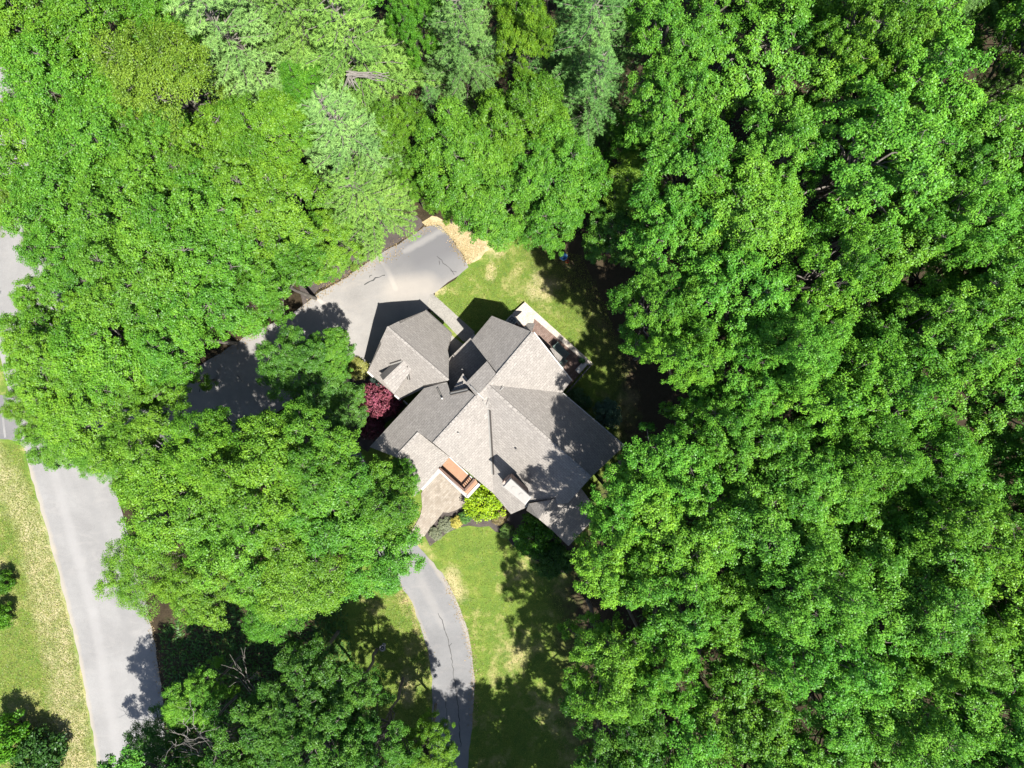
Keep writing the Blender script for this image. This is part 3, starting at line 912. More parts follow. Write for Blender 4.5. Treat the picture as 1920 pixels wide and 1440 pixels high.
def quads_mesh(name, V, tint, mat):
    """V: (n,4,3) loose quads; tint: one value per quad"""
    n = len(V)
    me = bpy.data.meshes.new(name)
    me.vertices.add(4 * n); me.vertices.foreach_set('co', V.reshape(-1).astype(np.float32))
    me.loops.add(4 * n); me.loops.foreach_set('vertex_index', np.arange(4 * n, dtype=np.int32))
    me.polygons.add(n); me.polygons.foreach_set('loop_start', np.arange(0, 4 * n, 4, dtype=np.int32))
    at = me.attributes.new('tint', 'FLOAT', 'FACE')
    at.data.foreach_set('value', tint.astype(np.float32))
    me.materials.append(mat)
    me.update(calc_edges=True)
    return me

def leaves(c, nrm, d, L, Wd, fold=.18):
    nrm = unit(nrm)
    t = unit(d - nrm * np.sum(d * nrm, axis=1, keepdims=True))
    b = np.cross(nrm, t)
    L = L[:, None]; Wd = Wd[:, None]
    return np.stack([c - t * L * .5, c + b * Wd * .5 + nrm * L * fold - t * L * .05, c + t * L * .5, c - b * Wd * .5 + nrm * L * fold - t * L * .05], axis=1)

def tubes_mesh(name, segs, mat, sides=5):
    """segs: list of (p0, p1, r0, r1)"""
    v, f = [], []
    for p0, p1, r0, r1 in segs:
        p0, p1 = np.asarray(p0, float), np.asarray(p1, float)
        d = p1 - p0
        L = np.linalg.norm(d)
        if L < 1e-5: continue
        d /= L
        a = np.cross(d, [0, 0, 1.0]) if abs(d[2]) < .9 else np.cross(d, [1.0, 0, 0])
        a /= np.linalg.norm(a); b = np.cross(d, a)
        k = len(v)
        for p, r in ((p0, r0), (p1, r1)):
            for i in range(sides):
                an = 2 * math.pi * i / sides
                v.append(tuple(p + a * math.cos(an) * r + b * math.sin(an) * r))
        for i in range(sides):
            f.append((k + i, k + (i + 1) % sides, k + sides + (i + 1) % sides, k + sides + i))
    return mesh_py(name, v, f, [mat], smooth=True)

def bent(p0, p1, r0, r1, rng, n=4, wob=.08):
    p0, p1 = np.asarray(p0, float), np.asarray(p1, float)
    L = np.linalg.norm(p1 - p0)
    out = []; prev = p0; pr = r0
    for i in range(1, n + 1):
        t = i / n
        q = p0 + (p1 - p0) * t + (rng.normal(size=3) * wob * L * (t * (1 - t) * 2) if i < n else 0)
        r = r0 + (r1 - r0) * t
        out.append((prev, q, pr, r)); prev, pr = q, r
    return out

def deciduous(seed, nlobes=15, nclump=30, nleaf=62, R=5.0, top=16.0, bottom=6.5, lobe=(1.15, 1.75), cr=.46, L=.155, up=.9, star=False, spread=.8, zvar=.72):
    rng = np.random.default_rng(seed)
    cz = bottom + (top - bottom) * .42
    az, bz = top - cz - 1.0, cz - bottom
    lob = []
    ph0 = rng.uniform(0, 6.28)
    warp = rng.uniform(.8, 1.15, size=9)
    for i in range(nlobes):
        rf = math.sqrt((i + .4) / nlobes) * spread
        ph = ph0 + i * 2.39996 + rng.normal() * .25
        rf *= np.interp((ph % 6.2832) / 6.2832 * 8, np.arange(9), warp)
        z = cz + az * math.sqrt(max(0.02, 1 - min(.98, rf) ** 2)) * rng.uniform(zvar, 1.05)
        lob.append((np.array([rf * R * math.cos(ph), rf * R * math.sin(ph), z]), rng.uniform(*lobe)))
    for i in range(nlobes // 3):       # the skirt lower down
        ph = rng.uniform(0, 6.28); rf = rng.uniform(.55, .85)
        z = cz + rng.uniform(-.75, .35) * bz
        lob.append((np.array([rf * R * math.cos(ph), rf * R * math.sin(ph), z]), rng.uniform(*lobe) * .9))
    C, Nn, D, Tn, Ls = [], [], [], [], []
    twigs = []
    axis = np.array([0, 0, cz - 1.5])
    for lc, lr in lob:
        m = int(nclump * (lr / (.5 * (lobe[0] + lobe[1]))) ** 2)
        dirs = rand_dirs(rng, m * 3)
        dirs = dirs[dirs[:, 2] > -.35][:m]
        rad = rng.uniform(.62, 1.12, size=(len(dirs), 1))
        pos = lc + dirs * rad * lr * np.array([1, 1, .8])
        ltint = rng.normal() * .10
        outw = unit(pos - axis)
        for j in range(len(dirs)):
            k = int(nleaf * rng.uniform(.6, 1.35))
            ctint = ltint + rng.normal() * .12
            dd = rand_dirs(rng, k)
            if star:
                rr = cr * rng.uniform(.2, 1.0, size=(k, 1)) ** .7
            else:
                rr = cr * rng.uniform(0, 1.0, size=(k, 1)) ** .45
            sz = rng.uniform(.75, 1.3)
            p = pos[j] + dd * rr * sz * np.array([1, 1, .62])
            C.append(p)
            Nn.append(dd * .45 + outw[j] * .35 + np.array([0, 0, up]) + rng.normal(size=(k, 3)) * .42)
            D.append(dd + outw[j] * .3 + rng.normal(size=(k, 3)) * (.25 if star else .7) + np.array([0, 0, -.25]))
            Tn.append(np.clip(.5 + ctint + rng.normal(size=k) * .14, 0, 1.1))
            Ls.append(L * rng.uniform(.65, 1.3, size=k))
            if j % 4 == 0: twigs += bent(lc, pos[j], .028, .010, rng, 2, .12)
    C = np.concatenate(C); Nn = np.concatenate(Nn); D = np.concatenate(D); Tn = np.concatenate(Tn); Ls = np.concatenate(Ls)
    crown = quads_mesh('crown', leaves(C, Nn, D, Ls, Ls * .72), Tn, M['leaf'])
    lean = rng.normal(size=2) * .4
    mid = np.array([lean[0], lean[1], cz - .5])
    trunk = bent((0, 0, -.2), mid, .26, .15, rng, 5, .03)
    limbs = []
    for lc, lr in lob:
        t = rng.uniform(.55, 1.0)
        b0 = trunk[min(4, int(t * 5 - .01))][1]
        limbs += bent(b0, lc, .11, .035, rng, 4, .10)
    return {'trunk': tubes_mesh('trunk', trunk + limbs + twigs, M['bark'], 6), 'crown': crown}

def pine(seed, R=4.2, top=20.0, bottom=6.0, needle=.25, droop=0.0, whorls=19):
    rng = np.random.default_rng(seed)
    C, Nn, D, Tn, Ls = [], [], [], [], []
    br = []
    for w in range(whorls):
        f = w / (whorls - 1)
        z = bottom + (top - 1.0 - bottom) * f
        Lb = R * (1 - f ** 1.25) * rng.uniform(.85, 1.1) + .55
        nb_ = 6 if f < .8 else 5
        ph0 = rng.uniform(0, 6.28)
        for b in range(nb_):
            if rng.random() < .10: continue
            ph = ph0 + b * 6.2832 / nb_ + rng.normal() * .22
            lb = Lb * rng.uniform(.65, 1.12)
            e = np.array([math.cos(ph), math.sin(ph), .12 + .45 * f - droop])
            side = np.array([-math.sin(ph), math.cos(ph), 0])
            p0 = np.array([0, 0, z])
            br += bent(p0, p0 + e * lb, .045, .014, rng, 3, .05)
            btint = rng.normal() * .12
            nbr = max(4, int(lb / .20))
            for k in range(nbr):
                t = .22 + .78 * (k + rng.random()) / nbr
                sgn = 1 if k % 2 else -1
                bl = (.38 + .85 * (1 - t)) * (lb / 3.6) ** .5 * rng.uniform(.7, 1.2)
                bd = e * .75 + side * sgn * rng.uniform(.5, .95) + np.array([0, 0, rng.uniform(.0, .22)])
                bd /= np.linalg.norm(bd)
                q0 = p0 + e * lb * t
                nt_ = max(2, int(bl / .17))
                for s in range(nt_):
                    tp = q0 + bd * bl * (s + .6) / nt_
                    kk = 14
                    nd = unit(bd * .9 + rng.normal(size=(kk, 3)) * .6 + np.array([0, 0, .28]))
                    ln = needle * rng.uniform(.7, 1.25, size=kk)
                    C.append(tp + nd * ln[:, None] * .5); D.append(nd)
                    Nn.append(rng.normal(size=(kk, 3)) * .55 + np.array([0, 0, 1.0]))
                    Tn.append(np.clip(.5 + btint + rng.normal(size=kk) * .16 + (.12 if s == nt_ - 1 else 0), 0, 1.1)); Ls.append(ln)
    C = np.concatenate(C); Nn = np.concatenate(Nn); D = np.concatenate(D); Tn = np.concatenate(Tn); Ls = np.concatenate(Ls)
    crown = quads_mesh('crown', leaves(C, Nn, D, Ls, Ls * .12, .03), Tn, M['needle'])
    trunk = bent((0, 0, -.2), (rng.normal() * .2, rng.normal() * .2, top - .5), .27, .03, rng, 7, .015)
    return {'trunk': tubes_mesh('trunk', trunk + br, M['bark'], 6), 'crown': crown}

def bush(seed, nclump=95, nleaf=60, L=.085, R=1.0, hgt=1.1, cr=.20):
    rng = np.random.default_rng(seed)
    C, Nn, D, Tn, Ls, st = [], [], [], [], [], []
    dirs = rand_dirs(rng, nclump * 3); dirs = dirs[dirs[:, 2] > -.15][:nclump]
    warp = rng.uniform(.75, 1.12, size=9)
    for d in dirs:
        an = (math.atan2(d[1], d[0]) % 6.2832) / 6.2832 * 8
        k0 = np.interp(an, np.arange(9), warp)
        p = d * np.array([R * k0, R * k0, hgt * .62]) * rng.uniform(.55, 1.0) + np.array([0, 0, hgt * .42])
        k = int(nleaf * rng.uniform(.6, 1.3)); ct = rng.normal() * .13
        dd = rand_dirs(rng, k)
        C.append(p + dd * cr * rng.uniform(.15, 1, size=(k, 1)) ** .6 * np.array([1, 1, .7]))
        Nn.append(dd * .45 + d * .3 + np.array([0, 0, .85]) + rng.normal(size=(k, 3)) * .45)
        D.append(dd + rng.normal(size=(k, 3)) * .4)
        Tn.append(np.clip(.5 + ct + rng.normal(size=k) * .15, 0, 1.1)); Ls.append(L * rng.uniform(.65, 1.3, size=k))
        st += bent((0, 0, 0), p, .02, .008, rng, 2, .1)
    C = np.concatenate(C); Nn = np.concatenate(Nn); D = np.concatenate(D); Tn = np.concatenate(Tn); Ls = np.concatenate(Ls)
    return {'stems': tubes_mesh('stems', st, M['bark'], 4), 'foliage': quads_mesh('foliage', leaves(C, Nn, D, Ls, Ls * .65), Tn, M['leaf'])}

def bare_branches(seed, h=7.0, mat='bark_pale', spread=.5, depth=4, r=.09):
    rng = np.random.default_rng(seed)
    segs = []
    def grow(p, d, L, rad, lev):
        q = p + d * L
        segs.extend(bent(p, q, rad, rad * .62, rng, 4, .09))
        if lev == 0: return
        for k in range(rng.integers(2, 4)):
            nd = d + rng.normal(size=3) * spread; nd[2] = abs(nd[2]) * .8 + .1
            nd /= np.linalg.norm(nd)
            grow(p + d * L * rng.uniform(.55, 1.0), nd, L * rng.uniform(.5, .78), rad * .58, lev - 1)
    grow(np.zeros(3), np.array([.05, .05, 1.0]), h * .42, r, depth)
    return tubes_mesh('branches', segs, M[mat], 5)

# variants, built once and shared
MAPLE = [deciduous(100 + i, nlobes=24, nclump=25, nleaf=70, lobe=(.85, 1.4), cr=.39, L=.132, zvar=.46) for i in range(4)]
OAK = [deciduous(200 + i, nlobes=24, nclump=15, nleaf=80, lobe=(.75, 1.3), cr=.43, L=.152, star=True, spread=.88, zvar=.50) for i in range(5)]
FINE = [deciduous(300 + i, nlobes=16, nclump=38, nleaf=60, lobe=(1.1, 1.6), cr=.45, L=.115) for i in range(2)]
PINE = [pine(400 + i) for i in range(3)]
BUSH = [bush(500 + i) for i in range(4)]
KINDS = {'M': (MAPLE, 5.0, 16.0, .80), 'O': (OAK, 5.0, 16.0, .80), 'F': (FINE, 5.0, 16.0, .80), 'P': (PINE, 4.4, 20.0, .62)}
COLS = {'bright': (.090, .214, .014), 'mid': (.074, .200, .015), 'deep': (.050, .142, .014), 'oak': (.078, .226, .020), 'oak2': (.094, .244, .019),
        'olive': (.110, .200, .017), 'yellow': (.124, .236, .015), 'pine': (.142, .275, .072), 'pine2': (.100, .225, .055), 'pineg': (.118, .255, .045)}
RNG = random.Random(77)

def tree(px, py, rpx, h, kind, col, label, group=None, name=None, var=None, rot=None):
    protos, R0, H0, frac = KINDS[kind]
    zc = h * frac
    base = W(px, py, zc); base.z = 0
    R = rpx / PPM * (H - zc) / H
    s = R / R0 * (1.06 if kind != 'M' else 1.02)
    pr = protos[RNG.randrange(len(protos)) if var is None else var]
    e = empty(name or ('pine_tree' if kind == 'P' else 'broadleaf_tree'), base, RNG.uniform(0, 6.28) if rot is None else rot)
    e.scale = (s * RNG.uniform(.93, 1.07), s * RNG.uniform(.93, 1.07), h / H0)
    tag(e, label, 'tree', group)
    c0 = COLS[col]
    j = RNG.uniform(.88, 1.10); y = RNG.uniform(.93, 1.12)
    for part, me in pr.items():
        o = link(part, me, e)
        if part == 'crown': o.color = (c0[0] * j * y, c0[1] * j, c0[2] * j, 1)
    return e

def shrub(px, py, rpx, h, col, label, group=None, var=None, z=0.0, name='shrub'):
    base = W(px, py, h * .5); base.z = z
    R = rpx / PPM * (H - h * .5) / H
    e = empty(name, base, RNG.uniform(0, 6.28))
    e.scale = (R / 1.05, R / 1.05, h / 1.1)
    tag(e, label, 'shrub', group)
    for part, me in BUSH[RNG.randrange(4) if var is None else var].items():
        o = link(part, me, e)
        if part == 'foliage': o.color = (*col, 1)
    return e

# ------------------------------------------------------------------ trees one can tell apart
T = [
 (1352, 785, 76, 19, 'O', 'oak', 'green tree on the right rim of the dark gap beside the house'),
 (572, 160, 48, 15, 'M', 'mid', 'small green tree in the gap between the pale pines at upper left'),
 (775, 40, 52, 16, 'M', 'mid', 'green tree at the top edge between the dead-limbed pine and the blue-green one'),
 (1878, 1372, 100, 19, 'O', 'oak', 'green tree in the bottom right corner of the woods'),
 # upper left woods
 (30, 30, 115, 17, 'M', 'bright', 'bright green tree filling the top left corner'),
 (175, 50, 105, 18, 'M', 'bright', 'bright green tree at the top edge, second from the left corner'),
 (300, 20, 75, 17, 'M', 'mid', 'green tree at the top edge between the corner trees and the pale pines'),
 (105, 165, 105, 17, 'M', 'mid', 'green tree below the top left corner tree, left of the olive one'),
 (305, 150, 108, 18, 'F', 'olive', 'fine-leaved olive-yellow tree among greener ones near the top left'),
 (30, 270, 95, 15, 'M', 'bright', 'yellow-green tree on the left edge above the visible road'),
 (185, 265, 110, 17, 'M', 'mid', 'full green tree just below left of the olive-yellow one'),
 (15, 390, 62, 9, 'F', 'yellow', 'low yellowish tree overhanging the road on the left edge'),
 (110, 370, 108, 16, 'M', 'mid', 'green tree right of the low yellowish roadside tree'),
 (300, 275, 92, 17, 'M', 'mid', 'green tree directly below the olive-yellow tree'),
 (245, 395, 118, 17, 'M', 'mid', 'broad green tree in the middle of the upper left woods'),
 (395, 290, 100, 16, 'M', 'bright', 'light green tree between the olive-yellow tree and the big pale pine'),
 (500, 250, 92, 16, 'M', 'bright', 'yellow-green tree touching the big pale pine on its left'),
 (375, 415, 118, 17, 'M', 'mid', 'broad green tree left of the two trees beside the parking court'),
 (495, 385, 112, 16, 'M', 'bright', 'bright green tree just left of the lower half of the big pale pine'),
 (125, 480, 92, 13, 'M', 'mid', 'green tree leaning over the upper stretch of road at the left'),
 (255, 520, 115, 16, 'M', 'mid', 'broad green tree above the yellow-green roadside group'),
 (395, 525, 112, 16, 'M', 'mid', 'green tree overhanging the shaded drive from above'),
 (500, 520, 85, 14, 'M', 'mid', 'green tree at the left end of the parking court'),
 (595, 455, 66, 10, 'M', 'bright', 'smaller bright tree hanging over the mulch bed beside the court'),
 (545, 460, 72, 12, 'M', 'mid', 'small green tree left of the bright one over the mulch bed'),
 (80, 600, 80, 11, 'M', 'bright', 'bright green tree against the road below its upper visible stretch'),
 # yellow-green roadside group
 (85, 680, 95, 13, 'M', 'bright', 'yellow-green tree on the left edge just above the side road'),
 (205, 650, 105, 14, 'M', 'bright', 'yellow-green tree in the middle of the roadside group'),
 (315, 625, 92, 14, 'M', 'mid', 'green tree at the upper left end of the shaded drive'),
 (165, 765, 102, 12, 'M', 'bright', 'yellow-green tree above where the road reappears'),
 (288, 712, 76, 12, 'M', 'bright', 'light green tree at the dark left end of the drive'),
 (105, 815, 70, 8, 'M', 'mid', 'low green tree jutting over the road at the bend'),
 (62, 760, 58, 9, 'M', 'bright', 'small bright tree at the corner of road and side road'),
 (185, 850, 50, 7, 'F', 'mid', 'low thin green tree with road showing through its leaves'),
 # lower left group
 (270, 850, 92, 14, 'M', 'bright', 'light green tree at the top left of the lower left grove'),
 (392, 835, 86, 16, 'M', 'bright', 'light green tree at the top of the lower left grove, below the shaded drive'),
 (480, 885, 112, 17, 'M', 'bright', 'tall light green tree in the heart of the lower left grove'),
 (325, 940, 118, 15, 'M', 'bright', 'broad light green tree on the road side of the lower left grove'),
 (575, 850, 95, 16, 'M', 'mid', 'green tree at the upper right of the lower left grove'),
 (600, 945, 108, 14, 'M', 'mid', 'broad green tree in the right middle of the lower left grove'),
 (700, 950, 88, 13, 'M', 'mid', 'green tree reaching towards the tan terrace'),
 (450, 1020, 118, 15, 'M', 'mid', 'broad green tree in the lower middle of the lower left grove'),
 (275, 1070, 82, 11, 'F', 'bright', 'feathery green tree at the road edge of the lower left grove'),
 (565, 1065, 102, 14, 'F', 'bright', 'yellow-tipped tree low in the lower left grove'),
 (690, 1040, 95, 13, 'M', 'mid', 'green tree hanging over the top of the front drive'),
 (515, 1140, 62, 11, 'F', 'mid', 'small tree at the bottom tip of the lower left grove'),
 (375, 1100, 82, 12, 'M', 'bright', 'light green tree between the feathery one and the grove bottom'),
 (740, 905, 45, 9, 'M', 'mid', 'small green tree beside the lower left house corner'),
 # beside the drive
 (558, 698, 82, 9, 'M', 'deep', 'half-shaded tree standing between the shaded drive and the garage'),
 (615, 665, 55, 8, 'M', 'mid', 'small sunlit tree at the edge of the parking court below its left end'),
 (625, 765, 62, 7, 'M', 'deep', 'dark shaded tree left of the red-leaved maple'),
 # bottom edge
 (560, 1290, 84, 13, 'O', 'deep', 'dark green tree on the shaded lawn between the two drives'),
 (655, 1320, 72, 12, 'O', 'deep', 'dark green tree right of another on the shaded lower lawn'),
 (368, 1315, 62, 10, 'M', 'oak2', 'sunlit tree by the road with bare grey branches below it'),
 (300, 1405, 75, 7, 'F', 'deep', 'low dark tree at the road near the bottom edge'),
 (470, 1395, 88, 13, 'O', 'deep', 'dark green tree on the bottom edge among bare branches'),
 (600, 1410, 84, 15, 'O', 'deep', 'dark green tree on the bottom edge in the middle of the row'),
 (790, 1432, 68, 11, 'M', 'bright', 'bright green tree at the bottom edge beside the front drive'),
 (705, 1410, 70, 14, 'O', 'deep', 'dark tree left of the bright one at the bottom edge'),
 # pines and their neighbours, top
 (425, 65, 118, 20, 'P', 'pine', 'pale feathery pine at the top edge, leftmost of the pines'),
 (545, 25, 84, 19, 'P', 'pineg', 'pale pine at the top edge between two larger pines'),
 (660, 85, 132, 21, 'P', 'pineg', 'large pale pine with a fan of dead grey limbs on its lower side'),
 (655, 262, 120, 19, 'P', 'pine', 'big pale pine standing over the far edge of the parking court'),
 (684, 375, 106, 15, 'P', 'pineg', 'pale pine closest to the parking court, below the biggest one'),
 (870, 85, 102, 20, 'P', 'pine2', 'blue-green pine at the top, right of the one with dead limbs'),
 (1105, 70, 112, 20, 'P', 'pine2', 'blue-green pine at the top edge, rightmost of the row of pines'),
 (1110, 185, 92, 18, 'P', 'pine2', 'blue-green pine just below the rightmost top pine'),
 (815, 215, 42, 13, 'P', 'pine2', 'slim blue-green pine squeezed between broadleaf trees'),
 (985, 55, 62, 17, 'M', 'yellow', 'yellow-green tree at the top edge between two blue-green pines'),
 (745, 235, 58, 13, 'M', 'bright', 'bright green tree between the big pale pine and the slim one'),
 (765, 330, 45, 11, 'M', 'bright', 'small bright tree hugging the right side of the big pale pine'),
 (865, 290, 98, 15, 'M', 'mid', 'green maple above the straw patch, left of its group'),
 (985, 230, 98, 15, 'M', 'bright', 'light green maple at the top of the group above the lawn'),
 (1040, 320, 98, 15, 'M', 'mid', 'green maple at the right of the group above the lawn'),
 (925, 372, 86, 13, 'M', 'mid', 'green maple overhanging the straw patch'),
 (1028, 392, 72, 12, 'M', 'mid', 'green maple overhanging the dark end of the lawn'),
 (828, 368, 44, 10, 'M', 'bright', 'low bright tree at the top corner of the parking court'),
 (1195, 345, 66, 12, 'F', 'olive', 'small fine-leaved olive tree right of the maples above the lawn'),
 (1190, 255, 58, 13, 'M', 'mid', 'green tree between the blue-green pines and the right-hand woods'),
 (1172, 428, 74, 11, 'O', 'deep', 'dark shaded tree at the top of the right-hand woods edge'),
 # right-hand edge, top to bottom
 (1265, 65, 92, 18, 'O', 'oak', 'green tree at the top edge where the right-hand woods begin'),
 (1265, 200, 92, 18, 'O', 'oak', 'green tree second from the top along the woods edge'),
 (1300, 320, 100, 18, 'O', 'oak', 'green tree right of the small olive one'),
 (1275, 440, 98, 17, 'O', 'oak', 'green tree right of the dark shaded one at the woods edge'),
 (1235, 580, 84, 19, 'O', 'oak', 'green tree leaning out furthest over the back lawn'),
 (1282, 655, 78, 20, 'O', 'oak2', 'bright green tree above the dark gap right of the house'),
 (1370, 560, 108, 19, 'O', 'oak', 'large green tree inside the woods level with the patio'),
 (1405, 690, 92, 19, 'O', 'oak', 'large green tree right of the dark gap beside the house'),
 (1248, 885, 90, 19, 'O', 'oak', 'green tree right of the far right house corner'),
 (1400, 835, 92, 18, 'O', 'oak', 'green tree below right of the dark gap beside the house'),
 (1176, 955, 84, 17, 'O', 'oak', 'green tree overhanging the shaded lower right roof'),
 (1275, 990, 102, 19, 'O', 'oak2', 'green tree right of the one overhanging the roof'),
 (1168, 1060, 90, 18, 'O', 'oak2', 'sunlit tree beside the round dark green shrub at the lower right house corner'),
 (1255, 1120, 102, 19, 'O', 'oak', 'green tree inside the woods level with the top of the front lawn'),
 (1150, 1265, 100, 18, 'M', 'oak2', 'sunlit rounded tree jutting furthest over the front lawn'),
 (1240, 1260, 84, 18, 'O', 'oak2', 'green tree directly right of the rounded one over the front lawn'),
 (1165, 1385, 88, 18, 'O', 'deep', 'darker green tree below the rounded one over the front lawn'),
 (1265, 1400, 98, 18, 'O', 'oak', 'green tree at the bottom edge at the near end of the woods'),
 (1765, 30, 80, 18, 'P', 'pine2', 'pale pine at the top edge near the right corner'),
 (1890, 170, 72, 17, 'P', 'pineg', 'pale pine on the right edge below the corner'),
 (1870, 30, 74, 15, 'O', 'deep', 'dark tree in the top right corner'),
]
for t in T:
    tree(*t)

# ------------------------------------------------------------------ the closed woods on the right, and the trees just out of frame
taken = [(t[0], t[1], t[2]) for t in T]
def zone(x, y):
    v = 'upper' if y < 480 else 'middle' if y < 960 else 'lower'
    hh = 'beside the frame edge' if x > 1720 else 'deep inside' if x > 1530 else 'towards the house'
    return v, hh
i = 0
WOODS = {}
for row in range(14):
    y0 = -60 + row * 116
    for colm in range(9):
        x = 1390 + colm * 112 + (56 if row % 2 else 0) + RNG.uniform(-22, 22)
        y = y0 + RNG.uniform(-26, 26)
        if any(math.hypot(x - a, y - b) < .48 * (r + 85) for a, b, r in taken): continue
        r = RNG.uniform(92, 124)
        h = RNG.uniform(14.5, 21.5)
        kind = 'O' if RNG.random() < .78 else 'M'
        v, hh = zone(x, y)
        if x > 2130: continue
        if x > 1985 or y > 1500 or y < -60:
            tree(x, y, r, h, kind, RNG.choice(['oak', 'oak', 'oak2', 'mid']), 'green tree of the right-hand woods beyond the picture frame', 'trees beyond the frame')
        else:
            e = tree(x, y, r, h, kind, RNG.choice(['oak', 'oak', 'oak2', 'mid']), 'woods', 'tall trees of the closed woods on the right')
            WOODS.setdefault((v, hh), []).append((y, e))
        taken.append((x, y, r)); i += 1

ORD = ['topmost', 'second from the top', 'third from the top', 'fourth from the top', 'fifth from the top', 'sixth from the top', 'seventh from the top', 'eighth from the top', 'ninth from the top', 'tenth from the top', 'eleventh from the top', 'twelfth from the top']
for (v, hh), lst in WOODS.items():
    lst.sort(key=lambda q: q[0])
    for k, (yy, e) in enumerate(lst):
        e['label'] = 'green tree in the %s right-hand woods %s, %s there' % (v, hh, ORD[k] if k < len(lst) - 1 else 'lowest')
# out of frame: woods below the picture whose shadows reach the drive and lawn
for x, y, h, c in ((1138, 1318, 17, 'oak'), (1125, 1452, 16, 'oak'), (1045, 1462, 16, 'mid'), (965, 1466, 15, 'oak'), (890, 1476, 15, 'mid'), (1210, 1470, 16, 'oak'), (1000, 1550, 16, 'oak'), (1090, 1550, 16, 'mid'), (910, 1560, 15, 'oak'), (1170, 1570, 16, 'oak'),
                   (820, 1500, 14, 'oak'), (745, 1440, 14, 'deep'), (655, 1392, 15, 'oak'), (560, 1388, 15, 'mid'), (470, 1372, 15, 'oak'), (395, 1350, 13, 'oak'), (610, 1480, 15, 'oak'), (500, 1480, 15, 'mid'), (830, 1600, 15, 'oak')):
    b = W(x, y); e = tree(960, 720, 110, h, 'O', c, 'green tree beyond the bottom edge of the picture', 'trees beyond the bottom edge')
    e.location = (b.x, b.y, 0)
for x, y in ((-330, 300), (-330, 120), (-180, -60), (-320, 600), (-420, 450), (60, -130), (230, -120), (400, -110), (560, -120), (720, -110), (880, -110), (1040, -120), (1200, -120), (-330, 1250)):
    tree(x, y, 110, 16, 'M', 'mid', 'green tree beyond the top or left edge of the picture', 'trees beyond the top and left edges')

# dead limbs
dl = None
for o in bpy.data.objects:
    if o.get('label', '').startswith('large pale pine with a fan'): dl = o
if dl:
    rng = np.random.default_rng(8)
    a0 = W(655, 140, 13.5)
    segs = []
    for k in range(22):
        if k < 11: q = W(642 + k * 3.4 + rng.uniform(-2, 2), 166 + rng.uniform(-8, 6), 13.2 + rng.uniform(-.5, .3))
        else: q = W(700 + rng.uniform(0, 32), 136 + (k - 11) * 1.6, 13.4 + rng.uniform(-.2, .4))
        segs += bent(a0 + Vector((rng.uniform(-.2, .2), rng.uniform(-.2, .2), rng.uniform(-.1, .2))), q, .05, .018, rng, 4, .06)
    me = tubes_mesh('dead_limbs', segs, M['bark_pale'], 5)
    bpy.context.view_layer.update()
    o = link('dead_limbs', me, dl); o.matrix_parent_inverse = dl.matrix_world.inverted()

for k, (x, y, h, lab) in enumerate([(368, 1392, 14.5, 'bare grey dead tree beside the road at the bottom edge'), (405, 1425, 13, 'bare pale dead tree right of another near the bottom edge'),
                                  (508, 1395, 13, 'small bare dead tree among the dark trees of the bottom edge'), (300, 1432, 8.0, 'sprawling dead branches over the road edge at the bottom')]):
    e = empty('dead_tree', W(x, y), k * 1.3); e.location = W(x, y, h * .5); e.location.z = 0
    tag(e, lab, 'tree', 'bare dead trees by the road')
    o = link('branches', bare_branches(60 + k, h, spread=.55, r=.11), e)

# ------------------------------------------------------------------ shrubs
shrub(712, 752, 44, 3.4, (.20, .055, .078), 'small burgundy-leaved maple against the garage wall', var=0, name='red_maple')
shrub(700, 800, 26, 2.4, (.13, .04, .06), 'dark wine-red shrub in the shade below the burgundy maple', var=1)
shrub(908, 945, 40, 2.4, (.20, .32, .012), 'bright lime-green shrub between the balcony and the chimney', var=2)
shrub(856, 979, 14, .8, (.40, .37, .08), 'small golden-yellow shrub at the end of the terrace', var=3)
shrub(872, 970, 15, .8, (.07, .17, .03), 'small green shrub between the golden shrub and the lime one', var=0)
shrub(835, 984, 15, .5, (.16, .18, .11), 'grey-green low shrub beside the terrace walk, upper', 'low grey-green shrubs along the walk', var=1)
shrub(818, 1000, 14, .5, (.15, .17, .10), 'grey-green low shrub beside the terrace walk, lower', 'low grey-green shrubs along the walk', var=2)
shrub(936, 968, 20, .7, (.15, .12, .05), 'brownish low shrub under the chimney corner', var=3)
shrub(950, 995, 15, 1.0, (.11, .20, .045), 'small light green shrub left of the big round dark one', var=1)
shrub(1003, 1008, 44, 2.6, (.050, .155, .012), 'big round dark green shrub at the lower right house corner', var=2)
shrub(1040, 1050, 40, 2.2, (.035, .10, .014), 'shaded green shrub below the big round one', var=3)
shrub(1140, 778, 32, 2.0, (.07, .13, .08), 'grey-green round shrub in the shade right of the house', var=0)
shrub(1082, 742, 18, 1.0, (.07, .14, .05), 'small green shrub at the foot of the patio railing', var=1)
shrub(1096, 756, 15, .9, (.06, .13, .05), 'second small green shrub below the patio railing', var=2)
shrub(1091, 677, 7, .8, (.06, .15, .05), 'small potted-looking green plant in the patio corner', var=3, z=.3)
shrub(600, 519, 16, .9, (.19, .27, .02), 'rounded yellow-green shrub in the mulch bed beside the court', var=0)
shrub(580, 497, 14, .9, (.26, .27, .02), 'yellow shrub at the left end of the mulch bed', var=1)
shrub(645, 492, 14, 1.0, (.11, .22, .03), 'small green shrub in the middle of the mulch bed', var=2)
shrub(665, 500, 10, .8, (.13, .21, .03), 'smallest green shrub at the court edge of the mulch bed', var=3)
shrub(672, 690, 24, .7, (.21, .22, .05), 'dry yellow-green shrub at the garage corner', var=0)
shrub(686, 448, 5, .5, (.13, .22, .05), 'green tuft growing in the white oval planter', var=1, z=.25)
shrub(2, 1092, 22, 2.2, (.06, .16, .012), 'bright green shrub on the left edge, upper of two by the road', var=1)
shrub(0, 1155, 26, 2.4, (.07, .19, .012), 'bright green shrub on the left edge, lower of two by the road', var=2)
